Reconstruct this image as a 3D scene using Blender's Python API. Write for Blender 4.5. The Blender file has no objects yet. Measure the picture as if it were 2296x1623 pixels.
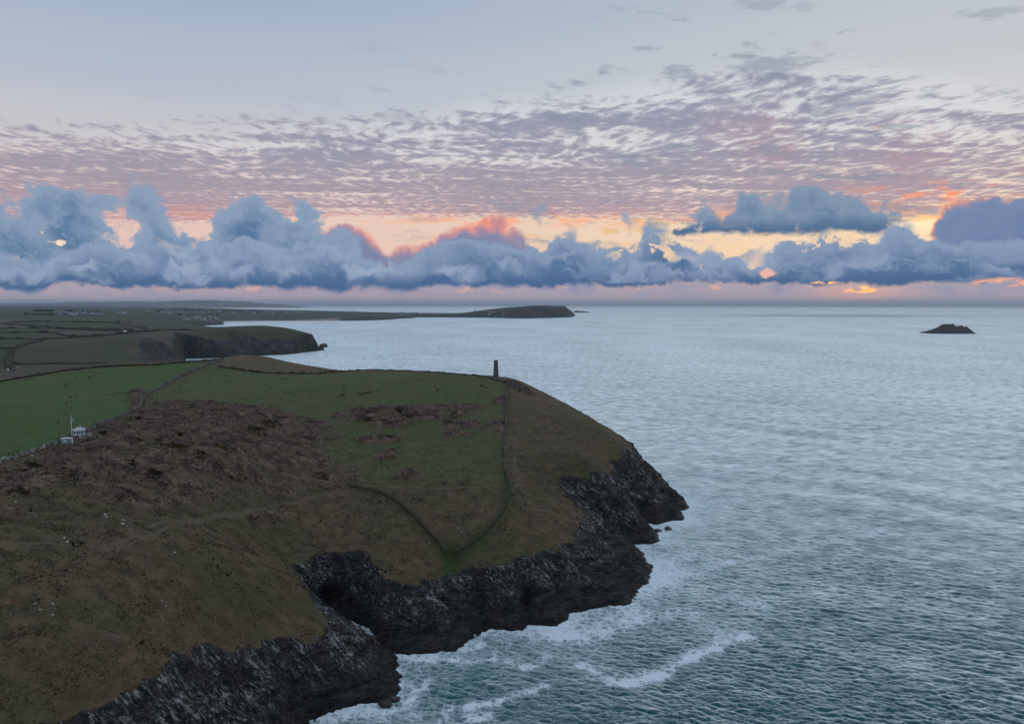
import bpy, math, random
import numpy as np
from mathutils import Vector
random.seed(7); rng = np.random.default_rng(7)
C = bpy.context.scene.collection
scene = bpy.context.scene

# ------------------------------------------------------------------ camera
CAM_Z = 120.0
FPX, CX, CY, HOR = 1640.0, 1148.0, 811.5, 677.5     # survey photo frame 2296 x 1623
PITCH = math.atan((CY - HOR) / FPX)
SP, CP = math.sin(PITCH), math.cos(PITCH)
cam_d = bpy.data.cameras.new('camera'); cam = bpy.data.objects.new('camera', cam_d); C.objects.link(cam)
cam.location = (0, 0, CAM_Z); cam.rotation_euler = (math.pi/2 - PITCH, 0, 0)
cam_d.sensor_width = 36; cam_d.lens = 36 * FPX / 2296; cam_d.clip_start = 1; cam_d.clip_end = 200000
scene.camera = cam
scene.view_settings.view_transform = 'Standard'; scene.view_settings.look = 'None'
scene.view_settings.exposure = 0; scene.view_settings.gamma = 1
scene.render.engine = 'CYCLES'
scene.cycles.use_denoising = True; scene.cycles.use_adaptive_sampling = True; scene.cycles.adaptive_threshold = 0.02; scene.cycles.adaptive_min_samples = 24
scene.cycles.max_bounces = 4; scene.cycles.diffuse_bounces = 2; scene.cycles.glossy_bounces = 2
scene.cycles.volume_bounces = 0; scene.cycles.transmission_bounces = 1
scene.cycles.caustics_reflective = False; scene.cycles.caustics_refractive = False

def ray(px, py):
    r = (px - CX) / FPX; u = (CY - py) / FPX
    return np.array([r, CP + u*SP, -SP + u*CP])
def W(px, py, z=0.0):                                # the point at height z seen at a place in the photo
    d = ray(px, py); t = (z - CAM_Z) / d[2]
    return (d[0]*t, d[1]*t, z)
def AE(px, py):                                      # azimuth, elevation in degrees
    d = ray(px, py); d = d/np.linalg.norm(d)
    return math.degrees(math.atan2(d[0], d[1])), math.degrees(math.asin(d[2]))

# ------------------------------------------------------------------ numeric helpers
_perm = rng.permutation(512).astype(np.int64); _perm = np.concatenate([_perm, _perm, _perm])
_ga = rng.random(512)*2*np.pi; _gx, _gy = np.cos(_ga), np.sin(_ga)
def perlin(x, y):
    xi = np.floor(x).astype(np.int64); yi = np.floor(y).astype(np.int64)
    xf = x - xi; yf = y - yi
    u = xf*xf*xf*(xf*(xf*6-15)+10); v = yf*yf*yf*(yf*(yf*6-15)+10)
    def g(ix, iy, dx, dy):
        h = _perm[_perm[ix & 511] + (iy & 511)]
        return _gx[h]*dx + _gy[h]*dy
    a = g(xi, yi, xf, yf); b = g(xi+1, yi, xf-1, yf)
    c = g(xi, yi+1, xf, yf-1); d = g(xi+1, yi+1, xf-1, yf-1)
    return (a + u*(b-a)) + v*((c + u*(d-c)) - (a + u*(b-a)))
def fbm(x, y, size, octs=4, gain=0.5):
    s = 0; a = 1; f = 1.0/size
    for o in range(octs):
        s = s + a*perlin(x*f + 17.3*o, y*f + 5.1*o); a *= gain; f *= 2.03
    return s
def ridged(x, y, size, octs=4, gain=0.5):
    s = 0; a = 1; f = 1.0/size
    for o in range(octs):
        s = s + a*(1 - 2*np.abs(perlin(x*f + 31.7*o, y*f + 9.4*o))); a *= gain; f *= 2.07
    return s
def sstep(a, b, x):
    t = np.clip((x - a)/(b - a), 0, 1); return t*t*(3 - 2*t)
class TPS:
    def __init__(s, pts, lam=0.0):
        p = np.array(pts, float); s.c = p[:, :2]; n = len(p); s.sc = np.ptp(s.c, axis=0).max(); s.c = s.c/s.sc
        d2 = ((s.c[:, None] - s.c[None])**2).sum(-1); K = s.k(d2) + lam*np.eye(n)
        A = np.zeros((n+3, n+3)); A[:n, :n] = K; A[:n, n] = 1; A[:n, n+1:] = s.c; A[n, :n] = 1; A[n+1:, :n] = s.c.T
        s.w = np.linalg.solve(A, np.concatenate([p[:, 2], np.zeros(3)]))
    def k(s, d2): return 0.5*d2*np.log(d2 + 1e-12)
    def __call__(s, x, y):
        x = x/s.sc; y = y/s.sc; n = len(s.c)
        r = s.w[n] + s.w[n+1]*x + s.w[n+2]*y
        for (cx, cy), w in zip(s.c, s.w): r = r + w*s.k((x-cx)**2 + (y-cy)**2)
        return r
def seg_dist(x, y, poly, closed=False):
    p = np.array(poly, float)[:, :2]; q = np.roll(p, -1, axis=0)
    if not closed: p, q = p[:-1], q[:-1]
    best = np.full(x.shape, 1e18)
    for (ax, ay), (bx, by) in zip(p, q):
        ex, ey = bx-ax, by-ay; L = ex*ex+ey*ey + 1e-12
        t = np.clip(((x-ax)*ex + (y-ay)*ey)/L, 0, 1)
        best = np.minimum(best, (x-ax-t*ex)**2 + (y-ay-t*ey)**2)
    return np.sqrt(best)
def inside(x, y, poly):
    p = np.array(poly, float)[:, :2]; r = np.zeros(x.shape, bool); n = len(p)
    for i in range(n):
        ax, ay = p[i]; bx, by = p[(i+1) % n]
        if ay == by: continue
        c = ((ay > y) != (by > y)) & (x < (bx-ax)*(y-ay)/(by-ay) + ax)
        r ^= c
    return r
def sdist(x, y, poly):                                # positive inside
    d = seg_dist(x, y, poly, True)
    return np.where(inside(x, y, poly), d, -d)
def smooth_poly(pts, n=4):                            # Catmull-Rom through points
    p = np.array(pts, float); out = []
    for i in range(len(p)-1):
        a, b, c, d = p[max(i-1, 0)], p[i], p[i+1], p[min(i+2, len(p)-1)]
        for k in range(n):
            t = k/n
            out.append(0.5*((2*b) + (-a+c)*t + (2*a-5*b+4*c-d)*t*t + (-a+3*b-3*c+d)*t**3))
    out.append(p[-1]); return np.array(out)

# ------------------------------------------------------------------ mesh helpers
def mesh_np(name, v, f, smooth=True):
    """v: n x 3, f: m x k equal sized faces"""
    me = bpy.data.meshes.new(name); v = np.asarray(v, np.float32); f = np.asarray(f, np.int32)
    me.vertices.add(len(v)); me.vertices.foreach_set('co', v.ravel())
    k = f.shape[1]
    me.loops.add(f.size); me.loops.foreach_set('vertex_index', f.ravel())
    me.polygons.add(len(f)); me.polygons.foreach_set('loop_start', np.arange(0, f.size, k, dtype=np.int32))
    me.update(calc_edges=True); me.validate()
    if smooth: me.polygons.foreach_set('use_smooth', np.ones(len(f), bool))
    return me
def attr(me, name, arr):
    arr = np.asarray(arr, np.float32)
    if arr.ndim == 1:
        a = me.attributes.new(name, 'FLOAT', 'POINT'); a.data.foreach_set('value', arr)
    else:
        a = me.attributes.new(name, 'FLOAT_COLOR', 'POINT'); a.data.foreach_set('color', arr.ravel())
def grid_mesh(name, X, Y, Z, keep, attrs):
    ny, nx = X.shape
    idx = np.arange(nx*ny).reshape(ny, nx)
    fk = keep[:-1, :-1] | keep[1:, :-1] | keep[:-1, 1:] | keep[1:, 1:]
    f = np.stack([idx[:-1, :-1], idx[:-1, 1:], idx[1:, 1:], idx[1:, :-1]], -1)[fk]
    used = np.zeros(nx*ny, bool); used[f.ravel()] = True
    re = np.cumsum(used) - 1
    v = np.stack([X.ravel(), Y.ravel(), Z.ravel()], -1)[used]
    me = mesh_np(name, v, re[f])
    for k, a in attrs.items():
        a = a.reshape(nx*ny, -1)[used]; attr(me, k, a[:, 0] if a.shape[1] == 1 else a)
    return me
def link(name, me, m=None, parent=None):
    o = bpy.data.objects.new(name, me); C.objects.link(o)
    if m is not None: me.materials.append(m)
    if parent is not None: o.parent = parent
    return o
def tag(o, label=None, cat=None, group=None, kind=None):
    if label: o['label'] = label
    if cat: o['category'] = cat
    if group: o['group'] = group
    if kind: o['kind'] = kind
    return o
def thing(name, label, cat, loc=(0, 0, 0), rz=0.0, group=None):
    o = bpy.data.objects.new(name, None); C.objects.link(o); o.location = loc; o.rotation_euler = (0, 0, rz)
    o.empty_display_size = 0.5
    return tag(o, label, cat, group)

# ------------------------------------------------------------------ node helpers
def lin(c):
    return tuple(((v/255)/12.92 if v/255 <= 0.04045 else ((v/255+0.055)/1.055)**2.4) for v in c) + (1.0,)
class NT:
    def __init__(s, tree): s.t = tree; s.n = tree.nodes; s.l = tree.links
    def put(s, sock, v):
        if isinstance(v, S): s.l.new(v.s, sock)
        elif v is not None:
            if sock.type in ('RGBA',) and not hasattr(v, '__len__'): v = (v, v, v, 1)
            if sock.type == 'RGBA' and len(v) == 3: v = tuple(v) + (1,)
            sock.default_value = v
    def math(s, op, a, b=None, c=None, clamp=False):
        n = s.n.new('ShaderNodeMath'); n.operation = op; n.use_clamp = clamp
        for i, v in enumerate((a, b, c)):
            if v is not None: s.put(n.inputs[i], v)
        return S(s, n.outputs[0])
    def vmath(s, op, a, b=None, scale=None):
        n = s.n.new('ShaderNodeVectorMath'); n.operation = op
        s.put(n.inputs[0], a)
        if b is not None: s.put(n.inputs[1], b)
        if scale is not None: s.put(n.inputs['Scale'], scale)
        return S(s, n.outputs['Value'] if op in ('DOT_PRODUCT', 'LENGTH', 'DISTANCE') else n.outputs[0])
    def comb(s, x, y, z=0.0):
        n = s.n.new('ShaderNodeCombineXYZ')
        for i, v in enumerate((x, y, z)): s.put(n.inputs[i], v)
        return S(s, n.outputs[0])
    def sep(s, v):
        n = s.n.new('ShaderNodeSeparateXYZ'); s.put(n.inputs[0], v); return [S(s, o) for o in n.outputs]
    def noise(s, v, scale, detail=3, rough=0.5, dist=0.0, lac=2.0, color=False, dim='3D'):
        n = s.n.new('ShaderNodeTexNoise'); n.noise_dimensions = dim
        s.put(n.inputs['Vector'], v); s.put(n.inputs['Scale'], scale); n.inputs['Detail'].default_value = detail
        n.inputs['Roughness'].default_value = rough; n.inputs['Distortion'].default_value = dist; n.inputs['Lacunarity'].default_value = lac
        return S(s, n.outputs['Color' if color else 'Fac'])
    def voro(s, v, scale, feature='F1', detail=0.0, rough=0.5, smooth=0.3, out='Distance', rand=1.0, dim='3D'):
        n = s.n.new('ShaderNodeTexVoronoi'); n.voronoi_dimensions = dim; n.feature = feature
        s.put(n.inputs['Vector'], v); s.put(n.inputs['Scale'], scale)
        if 'Detail' in n.inputs: n.inputs['Detail'].default_value = detail; n.inputs['Roughness'].default_value = rough
        if feature == 'SMOOTH_F1': n.inputs['Smoothness'].default_value = smooth
        n.inputs['Randomness'].default_value = rand
        return S(s, n.outputs[out])
    def step(s, a, b, x):                             # smoothstep
        n = s.n.new('ShaderNodeMapRange'); n.interpolation_type = 'SMOOTHSTEP'
        s.put(n.inputs['Value'], x); s.put(n.inputs['From Min'], a); s.put(n.inputs['From Max'], b)
        return S(s, n.outputs[0])
    def mapr(s, x, a, b, c, d):
        n = s.n.new('ShaderNodeMapRange'); s.put(n.inputs['Value'], x)
        for k, v in zip(('From Min', 'From Max', 'To Min', 'To Max'), (a, b, c, d)): s.put(n.inputs[k], v)
        return S(s, n.outputs[0])
    def mix(s, f, a, b, mode='MIX'):
        n = s.n.new('ShaderNodeMix'); n.data_type = 'RGBA'; n.blend_type = mode; n.clamp_factor = True
        s.put(n.inputs[0], f); s.put(n.inputs[6], a); s.put(n.inputs[7], b)
        return S(s, n.outputs[2])
    def ramp(s, x, stops, interp='EASE'):
        n = s.n.new('ShaderNodeValToRGB'); s.put(n.inputs[0], x); cr = n.color_ramp; cr.interpolation = interp
        while len(cr.elements) < len(stops): cr.elements.new(0.5)
        for e, (p, c) in zip(cr.elements, sorted(stops)): e.position = p; e.color = tuple(c)[:3] + (1,)
        return S(s, n.outputs[0])
    def curve(s, x, pts, vec=False):                             # pts within 0..1
        n = s.n.new('ShaderNodeFloatCurve'); s.put(n.inputs['Value'], x); c = n.mapping.curves[0]
        pts = sorted(pts)
        while len(c.points) < len(pts): c.points.new(0.5, 0.5)
        for p, q in zip(c.points, pts): p.location = q; p.handle_type = 'VECTOR' if vec else 'AUTO_CLAMPED'
        n.mapping.update(); return S(s, n.outputs[0])
    def attr(s, name, out='Fac'):
        n = s.n.new('ShaderNodeAttribute'); n.attribute_name = name; return S(s, n.outputs[out])
    def bump(s, h, dist=1.0, strength=1.0, normal=None):
        n = s.n.new('ShaderNodeBump'); s.put(n.inputs['Height'], h); n.inputs['Distance'].default_value = dist
        n.inputs['Strength'].default_value = strength
        if normal is not None: s.put(n.inputs['Normal'], normal)
        return S(s, n.outputs[0])
class S:
    def __init__(s, nt, sock): s.nt = nt; s.s = sock
    def __add__(s, o): return s.nt.math('ADD', s, o)
    __radd__ = __add__
    def __sub__(s, o): return s.nt.math('SUBTRACT', s, o)
    def __rsub__(s, o): return s.nt.math('SUBTRACT', o, s)
    def __mul__(s, o): return s.nt.math('MULTIPLY', s, o)
    __rmul__ = __mul__
    def __truediv__(s, o): return s.nt.math('DIVIDE', s, o)
    def __rtruediv__(s, o): return s.nt.math('DIVIDE', o, s)
def material(name):
    m = bpy.data.materials.new(name); m.use_nodes = True; nt = NT(m.node_tree)
    b = m.node_tree.nodes['Principled BSDF']
    return m, nt, b
def pos(nt):
    n = nt.n.new('ShaderNodeNewGeometry'); return S(nt, n.outputs['Position'])
def simple_mat(name, col, rough=0.8, var=0.15, scale=2.0, bump=0.0):
    m, nt, b = material(name)
    n = nt.n.new('ShaderNodeTexCoord'); v = S(nt, n.outputs['Object'])
    k = nt.noise(v, scale, 4)
    c = nt.mix(nt.step(0.3, 0.7, k), tuple(x*(1-var) for x in col), tuple(min(1, x*(1+var)) for x in col))
    nt.put(b.inputs['Base Color'], c); b.inputs['Roughness'].default_value = rough
    if bump: nt.put(b.inputs['Normal'], nt.bump(k, bump))
    return m
# ------------------------------------------------------------------ sky
SUN_AZ, SUN_EL = AE(1925, 640)
world = bpy.data.worlds.new('World'); scene.world = world; world.use_nodes = True
def build_sky():
    t = NT(world.node_tree); bg = world.node_tree.nodes['Background']
    tc = t.n.new('ShaderNodeTexCoord'); D = S(t, tc.outputs['Generated'])
    x, y, z = t.sep(D)
    az = t.math('ARCTAN2', x, y)*57.29578
    el = t.math('ARCSINE', z)*57.29578
    P = t.comb(az, el, 0.0)
    def ss(a, b, v): return t.step(a, b, v)
    def curve(pts, a=None, vec=False):                              # elevation of a line drawn across the sky
        q = [AE(*p) for p in pts]
        return t.curve(((az if a is None else a) + 60)/120.0, [((u+60)/120, max(0, v)/40) for u, v in q], vec)*40.0
    def glow(px, py, sx, sy, a=None, e=None):
        u, v = AE(px, py)
        dx = ((az if a is None else a) - u)/sx; dy = ((el if e is None else e) - v)/sy
        return t.math('EXPONENT', (dx*dx + dy*dy)*-1.0)
    # clear air: hand-set colour ramps with a little of the atmosphere model
    sky = t.n.new('ShaderNodeTexSky'); sky.sky_type = 'NISHITA'; sky.sun_disc = False
    sky.sun_elevation = math.radians(2.2); sky.sun_rotation = math.radians(SUN_AZ); sky.altitude = 120
    sky.air_density = 1.0; sky.dust_density = 1.0; sky.ozone_density = 2.0
    nish = S(t, sky.outputs[0])
    nish = t.vmath('SCALE', nish, scale=0.10)
    front = ss(-0.45, 0.7, y)                            # blend from the eastern sky to the western
    right = ss(-35.0, 35.0, az)
    e1 = t.math('MAXIMUM', el, 0.0)/90.0
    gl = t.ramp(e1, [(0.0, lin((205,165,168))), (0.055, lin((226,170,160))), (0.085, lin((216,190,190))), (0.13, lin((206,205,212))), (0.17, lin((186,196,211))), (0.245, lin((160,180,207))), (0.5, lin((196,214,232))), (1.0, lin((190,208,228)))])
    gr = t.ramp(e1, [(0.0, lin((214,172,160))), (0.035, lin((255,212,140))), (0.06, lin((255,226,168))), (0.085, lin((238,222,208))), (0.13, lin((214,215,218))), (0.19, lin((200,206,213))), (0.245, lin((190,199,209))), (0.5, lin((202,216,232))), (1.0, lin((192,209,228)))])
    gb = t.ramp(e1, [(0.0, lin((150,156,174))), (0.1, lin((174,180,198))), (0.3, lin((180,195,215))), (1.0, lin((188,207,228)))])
    clear = t.mix(front, gb, t.mix(right, gl, gr))  # overhead and eastern colours, out of view, are brightened to light land and sea
    clear = t.mix(0.10, clear, nish)
    # ---- high rippled altocumulus sheet, on a plane high above the sea
    zz = t.math('MAXIMUM', z, 0.035)
    pl = t.comb(x/zz, y/zz, 0.0)
    wv = t.noise(pl, 1.1, 2, color=True)
    plw = t.vmath('ADD', pl, t.vmath('SCALE', t.vmath('SUBTRACT', wv, (0.5, 0.5, 0.5)), scale=0.55))
    px_, py_, _ = t.sep(plw)
    q1 = t.comb(px_*1.25 + py_*0.15, py_*0.78 - px_*0.14, 0.0)
    cells = t.noise(q1, 8.5, 6, 0.60)
    rolls = t.noise(t.comb(px_*0.16 + py_*0.05, py_*1.0 - px_*0.10, 3.0), 3.2, 3, 0.5)
    big = t.noise(t.comb(az, el*2.4, 1.0), 0.085, 3, 0.5)
    top = curve([(-500,285),(0,300),(150,305),(320,300),(480,300),(640,288),(820,275),(960,258),(1080,230),(1230,218),(1400,190),(1560,168),(1740,160),(1900,150),(2060,165),(2296,215),(2700,260)])
    depth = top - el
    nn = (cells - 0.5)*0.95 + (rolls - 0.5)*0.58
    cover = t.mapr(depth, -2.4, 2.0, -0.27, 0.12) + (big - 0.5)*0.40 - ss(8.0, 5.0, el)*0.05 - right*ss(6.5, 3.0, depth)*0.07
    low_edge = curve([(-500,500),(0,505),(400,500),(700,488),(1000,490),(1300,492),(1600,505),(1800,500),(2296,490),(2700,490)])
    cover = cover - ss(0.35, -0.25, el - low_edge + (cells - 0.5)*1.0)*0.5
    dens = nn + cover
    ac = ss(-0.10, 0.09, dens)
    core = ss(0.0, 0.2, dens)
    inside_ = ss(-1.0, 1.5, depth)
    clear = t.mix(inside_*0.55, clear, t.mix(ss(13.0, 6.5, el), lin((222,224,228)), lin((240,218,206))))
    cg = t.ramp(el/25.0, [(0.0, lin((222,160,154))), (0.22, lin((200,161,166))), (0.33, lin((178,162,172))), (0.46, lin((168,162,177))), (0.6, lin((164,166,182))), (0.8, lin((156,164,176)))])
    cd = t.ramp(el/25.0, [(0.0, lin((200,144,146))), (0.22, lin((184,146,154))), (0.33, lin((158,149,164))), (0.46, lin((145,147,167))), (0.6, lin((140,148,168))), (0.8, lin((134,144,160)))])
    ccol = t.mix(core, cg, cd)
    pk = ss(0.46, 0.66, t.noise(P, 0.12, 2))
    ccol = t.mix(pk*glow(1850, 340, 11, 3.0)*0.35, ccol, lin((206,140,150)))
    fire = ss(0.50, 0.64, t.noise(t.comb(az, el*3.2, 2.0), 0.42, 4, 0.6))*t.math('ADD', glow(2110, 440, 5.5, 0.9), glow(1960, 296, 1.6, 0.35)*0.6, clamp=True)
    ccol = t.mix(fire, ccol, lin((255,150,106)))
    lowfire = glow(1500, 492, 30, 0.45)*ss(0.42, 0.62, t.noise(t.comb(az, el*4, 6.0), 0.3, 4, 0.6))
    col = t.mix(ac*0.93*front, clear, ccol)
    col = t.mix(lowfire*0.75, col, t.mix(right, lin((255,158,126)), lin((255,172,104))))
    col = t.mix(glow(2052, 505, 2.6, 0.55), col, (1.12, 0.88, 0.52))
    col = t.mix(glow(2050, 489, 2.6, 0.18)*ss(0.35, 0.6, cells), col, (1.1, 0.58, 0.20))
    streaky = ss(0.52, 0.62, t.noise(t.comb(az, el*5.0, 12.0), 0.35, 4, 0.6))*glow(1400, 522, 9.0, 0.9)
    col = t.mix(streaky*0.75, col, lin((232,190,128)))
    # stray little clouds in the clear air above the sheet
    stray = ss(0.545, 0.64, t.noise(t.comb(az*0.8, el*3.0 + az*0.25, 9.0), 0.30, 5, 0.6)*0.75 + big*0.25)*ss(-9.0, -1.5, depth)*ss(-22.0, 6.0, az)
    col = t.mix(stray*0.62*front, col, lin((138,148,164)))
    # ---- cumulus over the sea: warped coordinates give heaped, torn outlines
    n1 = t.noise(P, 0.34, 2, 0.5, color=True); n2 = t.noise(P, 1.1, 5, 0.62, color=True)
    w1 = t.vmath('SCALE', t.vmath('SUBTRACT', n1, (0.5, 0.5, 0.5)), scale=3.4)
    w2 = t.vmath('SCALE', t.vmath('SUBTRACT', n2, (0.5, 0.5, 0.5)), scale=1.7)
    Pw = t.vmath('ADD', P, t.vmath('ADD', w1, w2))
    aw, ew, _ = t.sep(Pw)
    vs = t.comb(aw*0.8, ew*1.25, 0.0)
    heap = 0.62 - t.voro(vs, 0.62, 'SMOOTH_F1', smooth=0.25)*0.9
    heap0 = 0.6 - t.voro(t.vmath('ADD', vs, (3.3, 1.7, 0)), 0.36, 'SMOOTH_F1', smooth=0.35)
    heap2 = 0.5 - t.voro(vs, 1.7, 'SMOOTH_F1', smooth=0.2)*0.8
    heap3 = 0.45 - t.voro(vs, 4.2, 'SMOOTH_F1', smooth=0.15)*0.8
    bil = t.noise(vs, 0.55, 5, 0.55)
    bil_up = t.noise(t.vmath('ADD', vs, (0.25, 0.6, 0.0)), 0.55, 5, 0.55)
    emb = bil - bil_up                                   # tops of the heaps catch the light of the upper sky
    bilf = t.noise(vs, 1.9, 4, 0.6); bilf_up = t.noise(t.vmath('ADD', vs, (0.1, 0.2, 0.0)), 1.9, 4, 0.6)
    embf = bilf - bilf_up
    def bank(col, topc, botc, dark, light, base_col, soft=0.35, amp=0.7, rim=None, rimw=0.5, lit=1.0, edge=0.25, alpha=1.0):
        e = (topc if isinstance(topc, tuple) else (topc - ew,))[0] + heap0*amp*1.3 + heap*amp + heap2*amp*0.65 + heap3*amp*0.35
        m = ss(-soft*0.6, soft, e)
        if botc is not None: m = m*ss(-edge, edge, el + (n2z - 0.5)*1.1 + (n1z - 0.5)*1.3 - botc)
        d = ss(0.1, 2.6, e)
        body = t.mix(d, light, dark)
        body = t.mix(ss(-0.02, 0.16, emb*0.9 + embf*0.45)*0.75*lit, body, light)
        if botc is not None: body = t.mix(ss(1.3, 0.1, el - botc)*0.9, body, base_col)
        if rim is not None:
            rc, rmask = rim
            body = t.mix(ss(rimw, 0.0, e)*rmask, body, rc)
        return t.mix(m*alpha, col, body)
    def heap_of(blobs, sy=1.0):                          # a heap is a huddle of rounded turrets
        f = None
        for px, py, r in blobs:
            u, v = AE(px, py); d = t.vmath('DISTANCE', Pw, (u, v, 0.0)); g = r*0.0349*1.05 - d
            f = g if f is None else t.math('SMOOTH_MAX', f, g, 0.35)
        return (f,)
    n2z = t.sep(n2)[0]; n1z = t.sep(n1)[1]
    BL, LT, BS = lin((82,113,150)), lin((144,163,188)), lin((68,101,142))
    # mauve shower cloud with burning edge, behind
    tb = curve([(-400,700),(560,700),(690,505),(760,508),(830,520),(900,560),(960,556),(1010,512),(1060,500),(1120,505),(1180,540),(1240,575),(1330,640),(2700,700)])
    orange = ss(0.40, 0.62, t.noise(P, 0.5, 3))
    col = bank(col, tb, None, lin((116,128,164)), lin((140,142,170)), BS, soft=0.5, amp=0.5, lit=0.25,
               rim=(lin((255,148,122)), t.math('ADD', glow(895, 520, 3.6, 1.5)*1.2, glow(1095, 508, 2.4, 1.0)*1.1, clamp=True)), rimw=1.15)
    # tall left heaps
    ta = heap_of([(20,525,48),(100,480,44),(160,474,40),(212,466,26),(150,525,70),(55,560,70),(242,446,12),(310,474,30),(343,490,36),(355,535,52),(400,558,42),(290,460,16),(500,500,26),(555,484,36),(592,506,38),(560,548,70),(640,548,46),(678,474,22),(702,494,16),(688,540,46),(745,572,46)])
    col = bank(col, ta, None, lin((86,120,156)), lin((140,160,186)), BS, amp=0.75, soft=0.34, lit=0.9)
    holes = glow(132, 546, 0.75, 0.30) + glow(204, 553, 0.55, 0.32)*0.85 + glow(95, 520, 0.4, 0.2)*0.7 + glow(15, 583, 1.5, 0.35)
    hn = t.noise(P, 1.8, 4, 0.65)
    col = t.mix(ss(0.45, 0.62, hn + (holes - 0.75)*0.35)*ss(0.25, 0.55, holes), col, lin((250,222,196)))
    # right floating heap
    tcv = heap_of([(1690,458,32),(1652,484,24),(1800,466,34),(1755,486,40),(1860,476,34),(1922,494,36),(1962,505,26),(1590,500,34),(1545,508,22),(1700,500,40),(1850,505,50)])
    bcv = curve([(-400,540),(1440,540),(1540,520),(1700,524),(1850,520),(1990,518),(2100,520),(2700,520)])
    col = bank(col, tcv, bcv, lin((86,118,152)), lin((132,152,176)), lin((76,108,144)), amp=0.7, soft=0.35, lit=0.8, edge=0.3)
    # far right tower with bright rim
    td = heap_of([(2178,488,34),(2208,492,38),(2150,515,36),(2255,508,40),(2310,500,50),(2390,500,60),(2200,560,70),(2300,560,70)])
    tsm = heap_of([(1208,480,20),(1278,533,26),(1246,548,20),(1482,530,26),(1548,474,9),(1410,510,9)])
    col = bank(col, tsm, None, lin((112,136,164)), lin((142,156,178)), BS, amp=0.45, soft=0.5, lit=0.6, alpha=0.9)
    col = bank(col, td, None, lin((98,124,164)), lin((122,140,174)), BS, amp=0.35, soft=0.25, lit=0.35,
               rim=(lin((255,160,110)), glow(2125, 490, 2.2, 2.2)), rimw=0.55)
    # long low bank right across
    tm = curve([(-400,560),(0,568),(120,566),(260,560),(380,555),(470,566),(600,566),(700,560),(760,552),(830,578),(900,592),(960,566),(1020,545),(1120,548),(1210,560),(1250,536),(1290,528),(1330,562),(1420,562),(1460,530),(1490,522),(1540,556),(1600,575),(1660,570),(1690,590),(1745,545),(1850,532),(1960,530),(2060,535),(2150,535),(2296,540),(2700,540)])
    bm = curve([(-400,650),(0,650),(120,646),(250,643),(420,648),(600,645),(760,648),(900,646),(1000,640),(1200,642),(1400,640),(1600,636),(1700,642),(1850,640),(1990,642),(2120,636),(2296,630),(2700,630)])
    e_gap = glow(1722, 612, 0.9, 0.6)
    col_b = col
    fray = t.noise(t.comb(aw, ew*1.5, 3.0), 0.42, 4, 0.6)
    gaps = ss(0.53, 0.62, fray + (glow(1590, 560, 7.0, 1.5) + glow(440, 535, 2.5, 0.8)*0.8 + glow(1850, 540, 4.0, 0.6)*0.7)*0.10 - 0.03)*t.math('ADD', glow(1590, 560, 7.0, 1.5), glow(1850, 536, 5.0, 0.5) + glow(440, 540, 2.2, 0.9), clamp=True)
    before = t.mix(0.35, col, lin((255,214,160)))
    col = bank(col, tm, bm, lin((82,113,152)), lin((138,158,186)), lin((66,99,142)), amp=0.6, soft=0.30, lit=0.75, edge=0.3)
    col = t.mix(ss(0.15, 0.5, gaps)*0.85, col, before)
    gap = ss(0.55, 0.85, e_gap + (n2z - 0.5)*1.4)*ss(0.25, 0.6, e_gap)
    col = t.mix(gap, col, lin((244,186,170)))
    # pale puffs drifting in front of it
    for k, (py, amp_, fr, a_, lc) in enumerate([(572, 2.6, 0.16, 0.75, (150,168,194)), (590, 2.0, 0.22, 0.8, (158,174,198)), (606, 1.5, 0.30, 0.85, (162,176,200)), (618, 0.9, 0.36, 0.8, (152,168,196))]):
        lvl_ = curve([(-400,py),(0,py),(800,py-2),(1100,py),(1700,py),(2296,py),(2700,py)])
        n1d = t.noise(t.comb(az, 0.0, 7.0*k + 1.0), fr, 2, 0.5)
        e = lvl_ + (n1d - 0.52)*amp_*2.2 - ew*0.72 - el*0.28 + heap2*0.9 + heap*0.35 + 0.25
        here = ss(0.47, 0.58, t.noise(t.comb(az, el*0.6, 3.0*k + 11.0), 0.26, 2, 0.5) - right*0.05)
        m_ = ss(0.0, 0.20, e)*ss(1.25, 0.25, e)*here*ss(0.05, 0.3, el - bm)
        col = t.mix(m_*a_, col, t.mix(right*0.5, lin(lc), lin((130,148,182))))
    # strip of far sky under the bank, with showers and last light breaking through
    strip = t.ramp(el/2.2, [(0.0, lin((172,160,172))), (0.35, lin((176,162,176))), (0.75, lin((162,160,182))), (1.0, lin((140,150,180)))])
    sm = ss(0.25, -0.25, el + (n2z - 0.5)*1.1 + (n1z - 0.5)*1.3 - bm)
    strip = t.mix(ss(0.52, 0.66, t.noise(t.comb(az, el*4, 4.0), 0.35, 4, 0.6))*0.5, strip, lin((150,156,180)))
    warm = ss(0.58, 0.68, t.noise(t.comb(az, el*3.5, 8.0), 0.55, 3, 0.6))*ss(0.5, 1.0, el)*ss(2.0, 1.2, el)
    strip = t.mix(warm*0.7, strip, lin((238,180,160)))
    rain = ss(0.48, 0.70, t.noise(t.comb(az + el*0.25, 0.0, 0.0), 0.28, 3, 0.55))*ss(0.0, 1.4, el)
    strip = t.mix(rain*0.9, strip, lin((128,142,176)))
    sunb = glow(1928, 650, 1.0, 0.26) + glow(1850, 634, 1.2, 0.14)*0.55
    sb = ss(0.48, 0.60, t.noise(t.comb(az, el*2.2, 1.0), 1.7, 4, 0.65) + sunb*0.10)*ss(0.15, 0.6, sunb)
    strip = t.mix(ss(0.0, 1.0, glow(1925, 655, 3.6, 0.7))*0.55, strip, lin((236,178,160)))
    col = t.mix(sm*front, col, strip)
    col = t.mix(sb, col, (1.7, 0.80, 0.16))
    rb = glow(2260, 633, 2.2, 0.30)
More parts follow.
